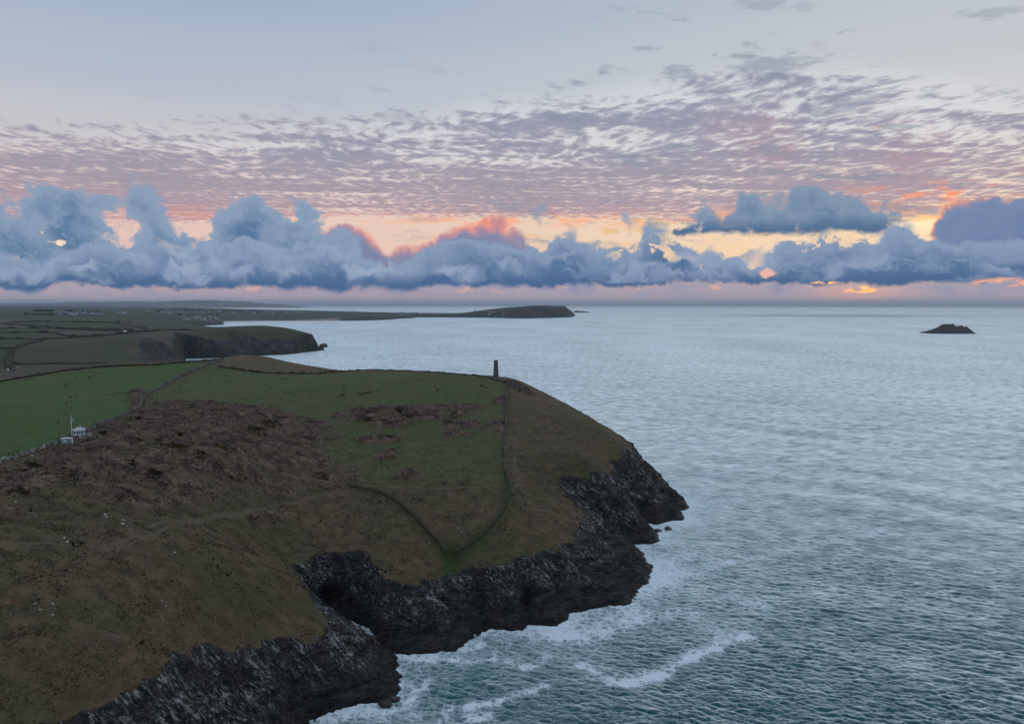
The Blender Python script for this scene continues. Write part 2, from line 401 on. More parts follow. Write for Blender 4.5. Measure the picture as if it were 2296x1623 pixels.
    col = t.mix(ss(0.46, 0.58, t.noise(t.comb(az, el*2.0, 7.0), 1.1, 3, 0.6) + rb*0.1)*ss(0.2, 0.7, rb), col, lin((252,176,140)))
    # below the horizon: the dark sea far off
    col = t.mix(ss(0.0, -0.25, el), col, lin((70,88,110)))
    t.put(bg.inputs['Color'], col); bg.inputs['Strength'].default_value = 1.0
build_sky()
sun_d = bpy.data.lights.new('sun', 'SUN'); sun = bpy.data.objects.new('sun', sun_d); C.objects.link(sun)
sun_d.energy = 0.15; sun_d.angle = math.radians(60); sun_d.color = (1.0, 0.72, 0.52)
_sd = Vector((math.sin(math.radians(SUN_AZ)), math.cos(math.radians(SUN_AZ)), math.tan(math.radians(2.2))))
sun.rotation_euler = (-_sd).to_track_quat('-Z', 'Y').to_euler()
world.cycles.sampling_method = 'MANUAL'; world.cycles.sample_map_resolution = 512
# ------------------------------------------------------------------ near headland
ctl = []
def c(px, py, z): x, y, _ = W(px, py, z); ctl.append((x, y, z))
for a in [(0,1040,66),(0,1150,60),(0,1300,54),(0,1450,49),(0,1623,44),(-150,1150,62),(-150,1500,48),(-250,1040,68),
          (300,1100,56),(300,1000,62.5),(300,1200,50.5),(300,1300,46.5),(300,1400,42.5),(300,1500,38.5),(180,1600,37),
          (165,985,66),(430,1480,32),(430,1380,36.5),(430,1250,45),(560,1440,24),(600,1300,31),(640,1420,21),(700,1350,20),(715,1410,17),
          (650,1262,25),(650,1200,29.5),(690,1100,38),(690,1000,48),(700,910,58),(500,1000,57),(480,1100,49),(480,920,61),
          (780,1262,22.5),(850,1310,20),(900,1332,18.5),(870,1200,28),(870,1100,37),(870,1000,47),(870,920,57),(1000,1000,46),(1000,1100,36),
          (1010,1240,21.5),(1010,1285,17),(1130,1150,30),(1132,1060,38.5),(1130,1000,45),(1132,920,55.5),(1137,862,65),(930,1200,26.5),(1070,1225,24),
          (1112,843,68),(1060,840,68.5),(1155,850,66),(1180,880,60.5),(1250,920,54),(1250,1000,42.5),(1250,1080,31),(1340,962,45),(1300,1020,42),(1400,1010,35),(1460,1060,23),(1380,1080,25),
          (1290,1200,20),(1200,1250,19.5),(1180,1150,29),(1310,1150,21),
          (950,832,68.5),(900,830,68.2),(850,830,67.6),(770,831,66.5),(690,820,67.6),(600,801,71),(540,797,72),(490,806,70.5),(430,812,69),(330,819,67.5),(250,826,66.5),(100,840,65),(0,856,64),(-150,868,62),
          (900,880,62.5),(700,870,63.5),(620,840,66.5),(520,850,66),(345,880,64.5),(310,905,64),(100,950,65.2),(0,900,65),(200,900,65),(0,980,66),(-200,950,66),(300,860,65.6)]: c(*a)
ctl += [(-480,600,50),(-350,580,54),(-275,715,50),(-247,790,40),(-200,700,52),(-135,680,40),(-60,650,40),(0,590,45),(40,530,44),(70,470,34),(-420,700,40),(-600,420,60),(-500,250,66),(-300,120,62),(-160,60,46),(-120,90,42)]
upper = TPS(ctl, 1e-5)
def brow(pts, f, t0, t1, dt):                          # where the line of sight meets the turf surface
    out = []; tt = np.arange(t0, t1, dt)
    for px, py in pts:
        d = ray(px, py); g = CAM_Z + d[2]*tt - f(d[0]*tt, d[1]*tt); b = g < 0
        k = int(b.argmax()) if b.any() else int(np.argmin(g)); out.append((d[0]*tt[k], d[1]*tt[k]))
    return out

coast_px = [(650,1623),(720,1588),(790,1562),(840,1553),(866,1530),(858,1490),(840,1462)]
coast = [(-58,30),(-62,100),(-67,140),(-66,172)] + [W(*p)[:2] for p in coast_px] + [(-55,247),(-64,251),(-72,258),(-71,269),(-60,270),(-52.5,261)] + \
        [W(*p)[:2] for p in [(842,1436),(900,1447),(950,1452),(1000,1448),(1028,1425),(1018,1411),(1070,1408),(1080,1395),(1150,1398),(1168,1380),(1180,1370),(1192,1385),(1235,1388),(1245,1368),(1330,1350),(1385,1345),(1402,1325),(1425,1302),(1441,1268),(1425,1248),(1400,1228),(1383,1213),(1440,1213),(1458,1211),(1442,1190),(1430,1166),(1465,1169),(1515,1163),(1508,1152),(1495,1142),(1526,1138)]] + \
        [(100,436),(97,455),(84,490),(66,520),(44,548),(22,575),(-30,610),(-80,640),(-130,670),(-165,720),(-175,780),(-240,840)]
land_poly = coast + [(-240,1100),(-1500,1100),(-1500,-100),(-58,-100)]
edge = [(-72,60),(-78,110)] + brow([(120,1635),(180,1602),(300,1560),(400,1490),(440,1462),(520,1480),(600,1448),(680,1440),(722,1420),(735,1390),(700,1330),(655,1268),(700,1256),(780,1258),(850,1308),(905,1332),(960,1302),(1010,1284),(1090,1277),(1190,1258),(1250,1240),(1280,1218),(1305,1185),(1308,1152),(1280,1118),(1255,1082),(1262,1076),(1302,1080),(1348,1066),(1384,1044),(1405,1014)], upper, 110, 520, 0.5) + \
       [(72,432),(62,470),(40,505),(20,535),(0,560),(-60,610),(-130,640),(-190,690),(-240,760),(-280,840)]
edge_poly = edge + [(-280,1100),(-1500,1100),(-1500,-100),(-72,-100)]

def grid_axis(knots):                                  # [(x, step)...] graded spacing
    xs = [knots[0][0]]
    for (a, sa), (b, sb) in zip(knots[:-1], knots[1:]):
        n = max(1, int(round((b-a)/(0.5*(sa+sb))))); tt = np.linspace(0, 1, n+1)[1:]
        w = tt*sa + 0.5*tt*tt*(sb-sa); w = w/w[-1]
        xs += list(a + (b-a)*w)
    return np.array(xs)
gx = grid_axis([(-560,4),(-420,1.6),(-200,0.8),(-110,0.42),(104,0.42)])
gy = grid_axis([(60,1.5),(118,0.55),(140,0.42),(310,0.42),(430,0.6),(600,1.2),(840,3)])
X, Y = np.meshgrid(gx, gy)
wx = fbm(X, Y, 14, 4)*2.2; wy = fbm(X+300, Y, 14, 4)*2.2   # crumbled outlines
wx += fbm(X, Y, 4.5, 3)*1.3; wy += fbm(X+90, Y, 4.5, 3)*1.3
dc = sdist(X + wx*0.8, Y + wy*0.8, land_poly); de = sdist(X + wx*1.3, Y + wy*1.3, edge_poly)
U = upper(X, Y)
s = np.where(de > 0, 1.0, dc/np.maximum(dc - de, 0.05)); s = np.clip(s, -1, 1)
prof = np.where(s > 0, np.power(np.maximum(s, 0), 0.72), 0)
s = np.minimum(s, np.clip(dc/5.0, -1, 1))
prof = np.where(s > 0, np.power(np.maximum(s, 0), 0.74), 0)
Z = U*prof
cutd = np.zeros(X.shape)                               # clefts that part the cliff into buttresses
for pts_, w_, dep in [([(1256,1080,29),(1300,1125,22),(1341,1186,10),(1385,1213,0)], 3.2, 5.5), ([(1180,1370,0),(1160,1310,9),(1150,1262,18)], 2.4, 3.5), ([(1072,1403,0),(1052,1340,8),(1040,1288,16)], 3.0, 4.5), ([(1245,1368,0),(1240,1300,9),(1232,1250,17)], 2.2, 3.0),
                      ([(1432,1164,0),(1400,1120,10),(1372,1072,23)], 3.2, 5.0), ([(1500,1143,0),(1462,1085,16)], 2.4, 3.0), ([(1025,1420,0),(985,1360,9),(955,1306,17)], 2.4, 3.0), ([(1400,1225,0),(1355,1205,9)], 2.6, 3.5), ([(560,1640,6),(520,1570,17),(500,1492,26)], 2.2, 3.2), ([(700,1600,0),(660,1530,9),(610,1455,21)], 2.4, 3.5), ([(420,1660,14),(380,1580,26)], 2.2, 3.0)]:
    d_ = seg_dist(X + wx*0.5, Y + wy*0.5, [W(*q)[:2] for q in pts_]); cutd = np.maximum(cutd, 1.35*dep*np.exp(-(d_/w_)**2))
Z = Z - cutd*sstep(2.5, -2.5, de)*sstep(-1, 4, dc)
_gyz, _gxz = np.gradient(Z, gy, gx); slope = np.hypot(_gyz, _gxz)
rock = np.maximum(sstep(0.6, -0.6, de + fbm(X, Y, 5, 4)*2.2), sstep(0.85, 1.25, slope + fbm(X, Y, 4, 3)*0.3)*(dc < 30)*sstep(5, 1, de))
rock = np.maximum(rock, sstep(5.5, 4, dc))
# rough bedded rock: slanting buttresses, slabs and ledges
th = math.radians(28)
a_ = X*math.cos(th) + Y*math.sin(th); b_ = -X*math.sin(th) + Y*math.cos(th)
rg = ridged(a_*0.55 + fbm(X, Y, 20, 2)*5, b_*0.75, 17.0, 3, 0.45)*3.5 + ridged(a_*0.6, b_*1.3 + Z*0.25, 4.2, 4, 0.55)*1.0 + fbm(a_, b_*1.8, 1.3, 3, 0.6)*0.5
rk_amp = rock*(0.22 + 0.78*sstep(0.5, 7, -de))*sstep(-3.5, 1.5, dc)
Z = Z + rk_amp*(rg*0.92 - 1.1 + sstep(7, 1, dc)*(ridged(X*1.1, Y*0.8, 2.6, 3)*0.6 - 0.2))
inlet = 1 - np.exp(-((X+60)/15.0)**2 - ((Y-257)/9.0)**2)
# submerged skirt with reefs breaking the surface here and there
Z = np.where(dc < 0, np.minimum(np.minimum(dc*0.28, dc*0.8 + 3) - 0.25 - 2.5*(1-inlet), 0) + inlet*sstep(-10, 0, dc)*(rg*0.8 + ridged(X*1.1, Y*0.8, 2.6, 3)*0.55 - 0.9), Z)
# turf roughness
turf = 1 - rock
Z = Z + turf*(fbm(X, Y, 30, 3)*0.55 + fbm(X, Y, 6, 3)*0.22 + fbm(X, Y, 1.6, 3)*0.13)

# look-ups on the finished ground
def hgt(x, y):
    x = np.atleast_1d(np.asarray(x, float)); y = np.atleast_1d(np.asarray(y, float))
    i = np.clip(np.searchsorted(gx, x) - 1, 0, len(gx)-2); j = np.clip(np.searchsorted(gy, y) - 1, 0, len(gy)-2)
    u = np.clip((x-gx[i])/(gx[i+1]-gx[i]), 0, 1); v = np.clip((y-gy[j])/(gy[j+1]-gy[j]), 0, 1)
    return Z[j, i]*(1-u)*(1-v) + Z[j, i+1]*u*(1-v) + Z[j+1, i]*(1-u)*v + Z[j+1, i+1]*u*v
_t = np.arange(100, 900, 0.4)
def G(px, py):                                         # the spot on the headland seen at a place in the photo
    d = ray(px, py); x, y, z = d[0]*_t, d[1]*_t, CAM_Z + d[2]*_t
    below = z < hgt(x, y); ok = below.argmax() if below.any() else None
    if ok is None:                                     # just over a brow: nearest approach
        ok = int(np.argmin(z - hgt(x, y)))
    return (x[ok], y[ok], float(hgt(x[ok], y[ok])[0]))
def GL(pts, n=4): return smooth_poly([G(*p) for p in pts], n)

wall_lines = {
 'lookout': [(-60,1075),(0,1040),(60,1018),(130,992),(200,965),(270,935),(316,915),(318,897),(345,878),(400,848),(450,826),(500,809)],
 'far_hedge': [(0,857),(100,840),(180,824),(230,824),(330,819),(430,812),(490,807)],
 'hill_hedge': [(490,822),(560,833),(640,838),(770,834)],
 'ridge': [(770,833),(820,830),(860,830),(950,834),(1060,842),(1100,849),(1137,862)],
 'tower': [(1137,862),(1137,880),(1133,920),(1135,960),(1130,1000),(1132,1060)],
 'bank': [(1132,1060),(1140,1090),(1140,1110),(1130,1145),(1100,1185),(1060,1222),(1014,1242)],
 'gully_bank': [(780,1090),(860,1110),(910,1145),(960,1195),(1002,1240)],
}
WL = {k: GL(v) for k, v in wall_lines.items()}
def soft_in(poly_px, soft, wob=2.0):
    p = [G(*q)[:2] for q in poly_px]
    return sstep(-soft, soft, sdist(X + fbm(X, Y, 9, 4)*wob*2, Y + fbm(X+77, Y, 9, 4)*wob*2, p))
br = soft_in([(335,905),(460,902),(600,918),(715,948),(745,990),(690,1010),(720,1030),(800,1062),(790,1090),(690,1075),(600,1118),(560,1078),(470,1120),(300,1140),(215,1098),(130,1060),(0,1085),(0,1048),(80,1030),(190,990),(270,950)], 8, 4)
clump = fbm(X, Y, 11, 4, 0.55)
br = br*sstep(-0.42, 0.05, clump)
for pl in [[(735,930),(800,918),(900,912),(1000,906),(1078,908),(1060,930),(980,942),(900,958),(860,962),(800,945)],
           [(1105,898),(1137,893),(1137,908),(1110,908)], [(1078,952),(1135,948),(1134,972),(1100,968)], [(985,948),(1075,946),(1070,962),(1000,962)],
           [(790,985),(860,978),(900,985),(850,1000)], [(820,1015),(880,1012),(890,1030),(840,1032)], [(890,1055),(940,1050),(940,1075),(890,1072)], [(1000,968),(1060,972),(1040,985),(1000,982)],
           [(180,1222),(250,1228),(270,1245),(200,1248)], [(190,1430),(260,1425),(300,1440),(200,1455)], [(0,1080),(100,1050),(160,1075),(60,1110),(0,1105)], [(260,1120),(400,1112),(440,1140),(280,1150)], [(560,1150),(640,1140),(650,1165),(570,1178)], [(0,1150),(40,1145),(45,1165),(0,1170)], [(290,880),(318,876),(315,915),(295,918)]]:
    br = np.maximum(br, soft_in(pl, 2.0, 1.6)*sstep(-0.45, -0.1, clump))
br = br*turf
green = np.maximum(soft_in([(-250,1085),(0,1040),(130,990),(200,965),(270,935),(316,915),(318,897),(345,878),(400,848),(450,826),(500,809),(430,813),(330,820),(230,826),(100,842),(0,858),(-250,880)], 3.0, 1.2),
        0.6*soft_in([(345,880),(450,828),(490,824),(640,841),(770,836),(950,836),(1060,843),(1130,862),(1130,905),(900,912),(715,940),(600,912),(460,900),(340,902)], 3, 1.0))
rough_green = soft_in([(720,950),(1130,905),(1132,1085),(800,1085),(700,1005)], 6, 3)*0.45
green = np.maximum(green, rough_green)*(1 - br)
damp = np.maximum(sstep(3.2, 0.8, seg_dist(X, Y, WL['bank']))*0.55, sstep(2.6, 0.6, seg_dist(X, Y, WL['gully_bank']))*0.35)
damp = np.maximum(damp, sstep(5, 1, seg_dist(X, Y, [G(1005,1235)[:2], G(1012,1262)[:2], G(1010,1290)[:2]])))
paths = [[(205,980),(420,1010),(560,1052),(690,1075),(790,1092)], [(430,1168),(560,1142),(640,1130),(720,1110),(790,1095)], [(800,1088),(900,1090),(1000,1095),(1140,1092)], [(480,1010),(640,1060),(780,1088)],
         [(1160,980),(1155,1040),(1165,1070),(1150,1100)], [(330,1180),(560,1150)], [(0,1215),(250,1220),(430,1168)]]
path = np.zeros(X.shape)
for p in paths: path = np.maximum(path, sstep(1.15, 0.3, seg_dist(X + fbm(X, Y, 8, 2)*1.5, Y, GL(p, 3))))
path *= turf
# hummocks, gully cut, worn paths
Z = Z + br*(0.9 + ridged(X, Y, 7, 3)*0.55 + fbm(X, Y, 2.2, 3)*0.5) - path*0.25
Z = Z - sstep(6, 0.5, seg_dist(X, Y, [G(1005,1238)[:2], G(1011,1262)[:2], G(1010,1290)[:2]]))*1.6*turf
for k in ('bank', 'gully_bank'):
    d = seg_dist(X, Y, WL[k]); Z = Z + np.exp(-(d/0.9)**2)*1.1 - np.exp(-((d-2.4)/1.0)**2)*0.5
# a cave undercut at the head of the cove
XX, YY = X.copy(), Y.copy()
cave = np.exp(-(((X+70)/7.5)**2 + ((Y-268)/9.0)**2))*sstep(12.5, 7.5, Z)*sstep(-1, 1, dc)
YY = YY + cave*7.0; XX = XX - cave*3.0
_cr = rock*sstep(-2, 3, dc)*sstep(0.5, 3, -de)
XX = XX + _cr*(fbm(Y*0.6 + 40, Z*1.1 + X*0.15, 3.2, 4, 0.6)*1.6); YY = YY + _cr*(fbm(X*0.6, Z*1.1 + Y*0.15, 3.2, 4, 0.6)*1.6)
XX = XX + _cr*np.abs(((Z*0.9 + a_*0.35 + fbm(X, Y, 9, 2)*2) % 2.2)/2.2 - 0.5)*0.9
outc = ((fbm(X, Y, 4.0, 4, 0.6) > 0.62) & (de > 0.5) & (de < 14)).astype(float)
scree = sstep(10, 4, seg_dist(X, Y, [G(1150,862)[:2], G(1165,868)[:2], G(1176,880)[:2]]))*turf
Z = Z + scree*(ridged(X, Y, 2.6, 3)*1.3)
rockm = np.clip(np.maximum.reduce([rock, scree*0.9*sstep(-0.2, 0.2, fbm(X, Y, 2, 3)), outc*0.0]), 0, 1)
keep = (dc > -7) & (X > -540)
hl = grid_mesh('headland', XX, YY, Z, keep, {
    'cover': np.stack([rockm, br, green, np.ones_like(br)], -1),
    'cover2': np.stack([damp, path, np.clip(dc/20, 0, 1), np.ones_like(br)], -1)})

def land_material():
    m, t, b = material('turf_and_rock')
    p = pos(t); cov = t.n.new('ShaderNodeAttribute'); cov.attribute_name = 'cover'
    rk, brk, grn = t.sep(S(t, cov.outputs['Vector']))
    c2 = t.n.new('ShaderNodeAttribute'); c2.attribute_name = 'cover2'
    dmp, pth, inl = t.sep(S(t, c2.outputs['Vector']))
    nL = t.noise(p, 0.035, 4, 0.55); nM = t.noise(p, 0.25, 4, 0.6); nS = t.noise(p, 1.4, 4, 0.65); nX = t.noise(p, 4.5, 3, 0.6)
    x, y, z = t.sep(p)
    streak = t.noise(t.comb(x*0.22 + y*0.10, y*0.9 - x*0.35, z*0.5), 0.35, 4, 0.6)
    dry = t.mix(t.step(0.35, 0.65, nM), (0.087, 0.062, 0.034), (0.144, 0.092, 0.053))
    dry = t.mix(t.step(0.38, 0.66, nL), dry, (0.077, 0.075, 0.034))
    dry = t.mix(t.step(0.54, 0.68, streak)*0.7, dry, (0.051, 0.050, 0.023))
    dry = t.mix(t.step(0.52, 0.75, nS)*0.65, dry, (0.177, 0.116, 0.067))
    dry = t.mix(t.step(0.46, 0.30, nS)*0.7, dry, (0.038, 0.037, 0.017))
    gr = t.mix(t.step(0.3, 0.7, nM), (0.044, 0.090, 0.019), (0.069, 0.113, 0.028))
    gr = t.mix(t.step(0.45, 0.7, nL)*0.5, gr, (0.089, 0.105, 0.033))
    gr = t.mix(t.step(0.60, 0.72, nS)*0.35, gr, (0.034, 0.058, 0.017))
    gr = t.mix(t.step(0.50, 0.62, t.noise(t.comb(x, y*0.5, 0.0), 0.09, 5, 0.65))*0.55, gr, (0.069, 0.086, 0.032))
    bc = t.mix(t.step(0.35, 0.65, nM), (0.109, 0.068, 0.047), (0.199, 0.132, 0.099))
    bc = t.mix(t.step(0.45, 0.7, nX), bc, (0.240, 0.171, 0.131))
    bc = t.mix(t.step(0.5, 0.3, nS)*0.45, bc, (0.054, 0.045, 0.026))
    ct = t.math('FRACT', z*0.42 + t.noise(p, 0.045, 3)*5.0 + x*0.02); trk = t.step(0.10, 0.02, t.math('ABSOLUTE', ct - 0.5))*t.step(0.48, 0.62, t.noise(p, 0.06, 3))
    dry = t.mix(trk*0.6, dry, (0.024, 0.028, 0.013))
    ground = t.mix(grn, dry, gr); ground = t.mix(brk, ground, bc)
    tuss = t.step(0.60, 0.72, t.noise(p, 0.8, 3, 0.55))
    ground = t.mix(tuss*0.55*(1.0 - brk), ground, (0.024, 0.038, 0.014))
    ground = t.mix(pth*0.7, ground, (0.128, 0.097, 0.062))
    ground = t.mix(dmp*0.8, ground, (0.032, 0.068, 0.016))
    # rock: dark slate with rusty slabs, pale lichen and guano high up
    sx = t.comb(x*0.35 + y*0.2, y*1.3 - x*0.6, z*1.6)
    slab = t.noise(t.comb((x*0.9 + y*0.45)*1.5 + z*0.9, (y - x*0.4)*0.6, z*0.28 - x*0.1), 1.25, 5, 0.68)
    rn = t.noise(sx, 0.30, 5, 0.6); rn2 = t.noise(sx, 1.1, 5, 0.62)
    rc = t.mix(t.step(0.35, 0.65, rn), (0.018, 0.020, 0.024), (0.075, 0.068, 0.066))
    rc = t.mix(t.step(0.52, 0.72, t.noise(p, 0.08, 4))*0.7, rc, (0.062, 0.042, 0.034))
    rc = t.mix(t.step(0.55, 0.70, rn2)*0.75, rc, (0.17, 0.16, 0.155))
    rc = t.mix(t.step(0.70, 1.0, t.voro(sx, 0.8, out='Color'))*0.5, rc, (0.13, 0.115, 0.105))
    hi = t.step(4.0, 13.0, z)
    rc = t.mix(t.step(0.50, 0.30, slab)*0.8, rc, (0.012, 0.013, 0.015))
    slab2 = t.noise(t.comb((x*0.9 + y*0.45)*1.2 + z*0.8, (y - x*0.4)*0.6, z*0.35), 0.55, 5, 0.72)
    lich = t.math('MAXIMUM', t.step(0.545, 0.64, slab), t.step(0.55, 0.62, slab2))*hi*t.step(0.42, 0.56, t.noise(p, 0.13, 4) + t.step(280.0, 200.0, y)*0.05)
    rc = t.mix(lich, rc, (0.46, 0.47, 0.47))
    rc = t.mix(t.step(3.0, 0.6, z + (rn - 0.5)*2.0)*0.8, rc, (0.012, 0.013, 0.014))
    rc = t.mix(t.step(0.55, 0.68, t.noise(p, 0.3, 3))*hi*0.45, rc, (0.036, 0.042, 0.018))
    rk2 = t.step(0.35, 0.65, rk + (nS - 0.5)*0.5)
    t.put(b.inputs['Base Color'], t.mix(rk2, ground, rc))
    t.put(b.inputs['Roughness'], t.mapr(rk2*t.step(4.0, 0.5, z), 0, 1, 0.9, 0.35))
    b.inputs['Specular IOR Level'].default_value = 0.25
    hb = t.mapr(rk2, 0, 1, 0, 1)*(rn2*0.8 + slab*1.2 + t.voro(sx, 0.55)*2.2 + t.voro(sx, 1.5)*1.0) + (nS*0.35 + nX*0.2)*(1.0 - rk2)
    t.put(b.inputs['Normal'], t.bump(hb, 1.0))
    return m
M_land = land_material()
tag(link('headland', hl, M_land), kind='structure')
# ------------------------------------------------------------------ the coast beyond: farmland and next headland
def WP(pts): return [W(*p) for p in pts]
mctl = WP([(0,842,35),(0,800,45),(0,775,52),(0,755,56),(0,738,58),(0,722,59),(0,712,58),(-300,800,50),(-300,740,58),(-300,860,42),
           (100,830,34),(100,790,46),(100,765,53),(100,745,56),(100,728,59),(200,820,30),(200,790,43),(200,760,52.5),(200,742,56),(200,726,59),
           (300,810,26),(300,785,39),(300,760,50),(300,745,55),(300,733,58),(300,724,57),(350,800,24),(350,775,42),(350,755,51),(350,742,56),(390,806,14),(400,780,34),(400,760,47),(400,745,54),(430,738.5,58),
           (446,757,46),(519,757,40),(588,759,36),(630,757,36.6),(675,767,25.3),(705,757,34.6),(560,731.5,60),(600,731,60),(500,734,60.5),(650,738.5,53.4),(692,748,43),(706,752,39.4),(520,745,52),(600,744,50)])
mctl += [(-470,1830,30),(-620,1980,40),(-760,2060,45),(-1050,2420,45),(-1250,2900,45),(-1600,3500,40),(-1700,3300,50),(-400,900,20),(-330,820,25),(-560,1250,18),(-640,1450,15),(-2600,2500,60),(-2600,3500,58),(-1900,2600,60)]
mid_upper = TPS(mctl, 1e-5)
mid_coast = [(-240,780),(-330,860),(-470,1050),(-560,1250),(-640,1420),(-700,1560)] + [W(*p)[:2] for p in [(445,804),(520,801),(595,797),(640,795),(692,789),(712,787),(718,783),(733,776.5),(720,777)]] + \
            [(-470,1815),(-520,1880),(-620,2010),(-700,2090),(-860,2180),(-1010,2420),(-1200,2830),(-1420,3250)] + [W(425,735.5)[:2]]
mid_poly = mid_coast + [(-1600,3700),(-4500,3700),(-4500,600),(-240,600)]
mid_edge = [(-300,760),(-380,840),(-520,1050),(-640,1260),(-730,1430)] + brow([(392,806),(418,780),(446,758),(519,758),(588,760),(630,759),(675,769),(702,764),(707,752.5)], mid_upper, 1300, 1900, 2) + \
           [(-500,1840),(-560,1910),(-660,2040),(-760,2110),(-900,2200),(-1060,2430),(-1260,2850),(-1480,3270),(-1600,3500)]
mid_edge_poly = mid_edge + [(-1700,3700),(-4500,3700),(-4500,600),(-300,600)]
mx = grid_axis([(-2700,14),(-1300,8),(-760,4.5),(-420,3.2),(-230,6)])
my = grid_axis([(640,6),(900,5),(1450,4),(1850,4),(2100,8),(3700,22)])
MX, MY = np.meshgrid(mx, my)
wx = fbm(MX, MY, 60, 4)*9; wy = fbm(MX+500, MY, 60, 4)*9
mdc = sdist(MX + wx, MY + wy, mid_poly); mde = sdist(MX + wx*1.2, MY + wy*1.2, mid_edge_poly)
ms = np.clip(np.where(mde > 0, 1.0, mdc/np.maximum(mdc - mde, 0.2)), -1, 1)
mrock = sstep(2, -2, mde + fbm(MX, MY, 18, 3)*6)
ms = np.minimum(ms, np.clip(mdc/16.0, -1, 1))
MZ = mid_upper(MX, MY)*np.power(np.maximum(ms, 0), 0.6)
_a, _b = np.gradient(MZ, my, mx); mrock = np.maximum(mrock, sstep(0.75, 1.15, np.hypot(_a, _b) + fbm(MX, MY, 16, 3)*0.3)*(mdc < 120)); mrock = np.maximum(mrock, sstep(14, 9, mdc))
MZ = MZ + mrock*(0.15 + 0.85*sstep(2, 22, -mde))*sstep(-4, 6, mdc)*(ridged(MX*0.8, MY*0.8, 30, 4, 0.55)*4.2 + fbm(MX, MY, 7, 3)*2.2 - 1) + (1-mrock)*(fbm(MX, MY, 120, 3)*1.5 + fbm(MX, MY, 15, 2)*0.35)
MZ = np.where(mdc < 0, np.minimum(mdc*0.6, 0) + mrock*ridged(MX, MY, 25, 3)*1.2 - 0.4, MZ)
_mt = np.arange(640, 3700, 1.5)
def mh(x, y):
    x = np.atleast_1d(np.asarray(x, float)); y = np.atleast_1d(np.asarray(y, float))
    i = np.clip(np.searchsorted(mx, x) - 1, 0, len(mx)-2); j = np.clip(np.searchsorted(my, y) - 1, 0, len(my)-2)
    u = np.clip((x-mx[i])/(mx[i+1]-mx[i]), 0, 1); v = np.clip((y-my[j])/(my[j+1]-my[j]), 0, 1)
    return MZ[j, i]*(1-u)*(1-v) + MZ[j, i+1]*u*(1-v) + MZ[j+1, i]*(1-u)*v + MZ[j+1, i+1]*u*v
def MG(px, py):
    d = ray(px, py); x, y, z = d[0]*_mt, d[1]*_mt, CAM_Z + d[2]*_mt
    g = z - mh(x, y); b = g < 0
    k = int(b.argmax()) if b.any() else int(np.argmin(g)); return (x[k], y[k], float(mh(x[k], y[k])[0]))
base = np.empty(MX.shape + (4,)); base[...] = (0.060, 0.060, 0.033, 1)
nb = sstep(-0.3, 0.4, fbm(MX, MY, 140, 4))[..., None]
base[..., :3] = base[..., :3]*(1-nb) + np.array((0.046, 0.058, 0.026))*nb
def paint(arr, GX, GY, finder, poly, col, soft=6):
    p = [finder(*q)[:2] for q in poly]; m = sstep(-soft, soft, sdist(GX, GY, p))[..., None]
    arr[..., :3] = arr[..., :3]*(1-m) + np.array(col)*m
GREEN, STRAW, BROWN, PAST = (0.030, 0.060, 0.018), (0.105, 0.085, 0.055), (0.095, 0.064, 0.048), (0.060, 0.064, 0.034)
for poly, col in [
    ([(67,721),(250,723.6),(299,738.4),(129,734.4),(8,726.3)], GREEN), ([(250,723.6),(291,723.6),(326,737),(299,738.4)], BROWN),
    ([(0,727.6),(132,735.2),(113,737),(0,735.7)], STRAW), ([(-150,716),(60,717),(60,720.5),(0,722),(-150,724)], STRAW), ([(102,742.4),(215,745),(175,749),(129,751)], STRAW),
    ([(0,746.5),(108,746.5),(116,750.5),(54,757),(0,758.6)], (0.042,0.060,0.026)), ([(-60,764),(94,764),(35,780),(-60,782)], (0.036,0.058,0.022)), ([(-60,785),(14,784),(8,815),(-60,830)], (0.040,0.058,0.025)),
    ([(300,760),(330,748),(385,746),(430,770),(400,800),(330,806),(280,790)], (0.082,0.062,0.044)), ([(330,735),(420,738),(400,743),(300,742)], (0.045,0.060,0.028)),
    ([(430,741),(560,735),(650,742),(700,755),(620,757),(520,755),(445,755)], (0.060,0.052,0.030)), ([(0,832),(60,822),(150,818),(160,822),(60,834),(0,850)], (0.075,0.056,0.042))]:
    paint(base, MX, MY, MG, poly, col)
mm = grid_mesh('farmland', MX, MY, MZ, (mdc > -25) & ~((MX > -300) & (MY < 740)), {'tint': base, 'rock': mrock})
def far_material(name, sc):
    m, t, b = material(name); p = pos(t); x, y, z = t.sep(p)
    tint = t.attr('tint', 'Color'); rk = t.attr('rock')
    n1 = t.noise(p, 0.02*sc, 4, 0.6); n2 = t.noise(p, 0.12*sc, 4, 0.65); n3 = t.noise(p, 0.5*sc, 3, 0.6)
    g = t.mix(t.step(0.55, 0.72, n2)*0.5, tint, (0.026, 0.034, 0.015)); g = t.mix(t.step(0.55, 0.75, n1)*0.4, g, (0.085, 0.066, 0.044))
    g = t.mix(t.step(0.5, 0.75, n3)*0.25, g, (0.10, 0.085, 0.05))
    v = t.noise(t.comb(x, y, z*0.35), 0.10*sc, 5, 0.65)
    r = t.mix(t.step(0.35, 0.66, v), (0.016, 0.018, 0.021), (0.060, 0.056, 0.054)); r = t.mix(t.step(0.60, 0.74, t.noise(p, 0.09*sc, 4, 0.7))*0.6, r, (0.16, 0.155, 0.15))
    r = t.mix(t.step(0.52, 0.64, t.noise(p, 0.03*sc, 3))*0.7, r, (0.032, 0.042, 0.018))
    r = t.mix(t.step(4.0, 1.0, z), r, (0.012, 0.013, 0.015))
    t.put(b.inputs['Base Color'], t.mix(t.step(0.35, 0.65, rk + (n2-0.5)*0.6), g, r)); b.inputs['Roughness'].default_value = 0.9
    b.inputs['Specular IOR Level'].default_value = 0.2
    t.put(b.inputs['Normal'], t.bump(v*rk*3.0 + n2*0.6 + n3*0.3, 1.0/sc))
    return m
M_mid = far_material('farmland', 1.0)
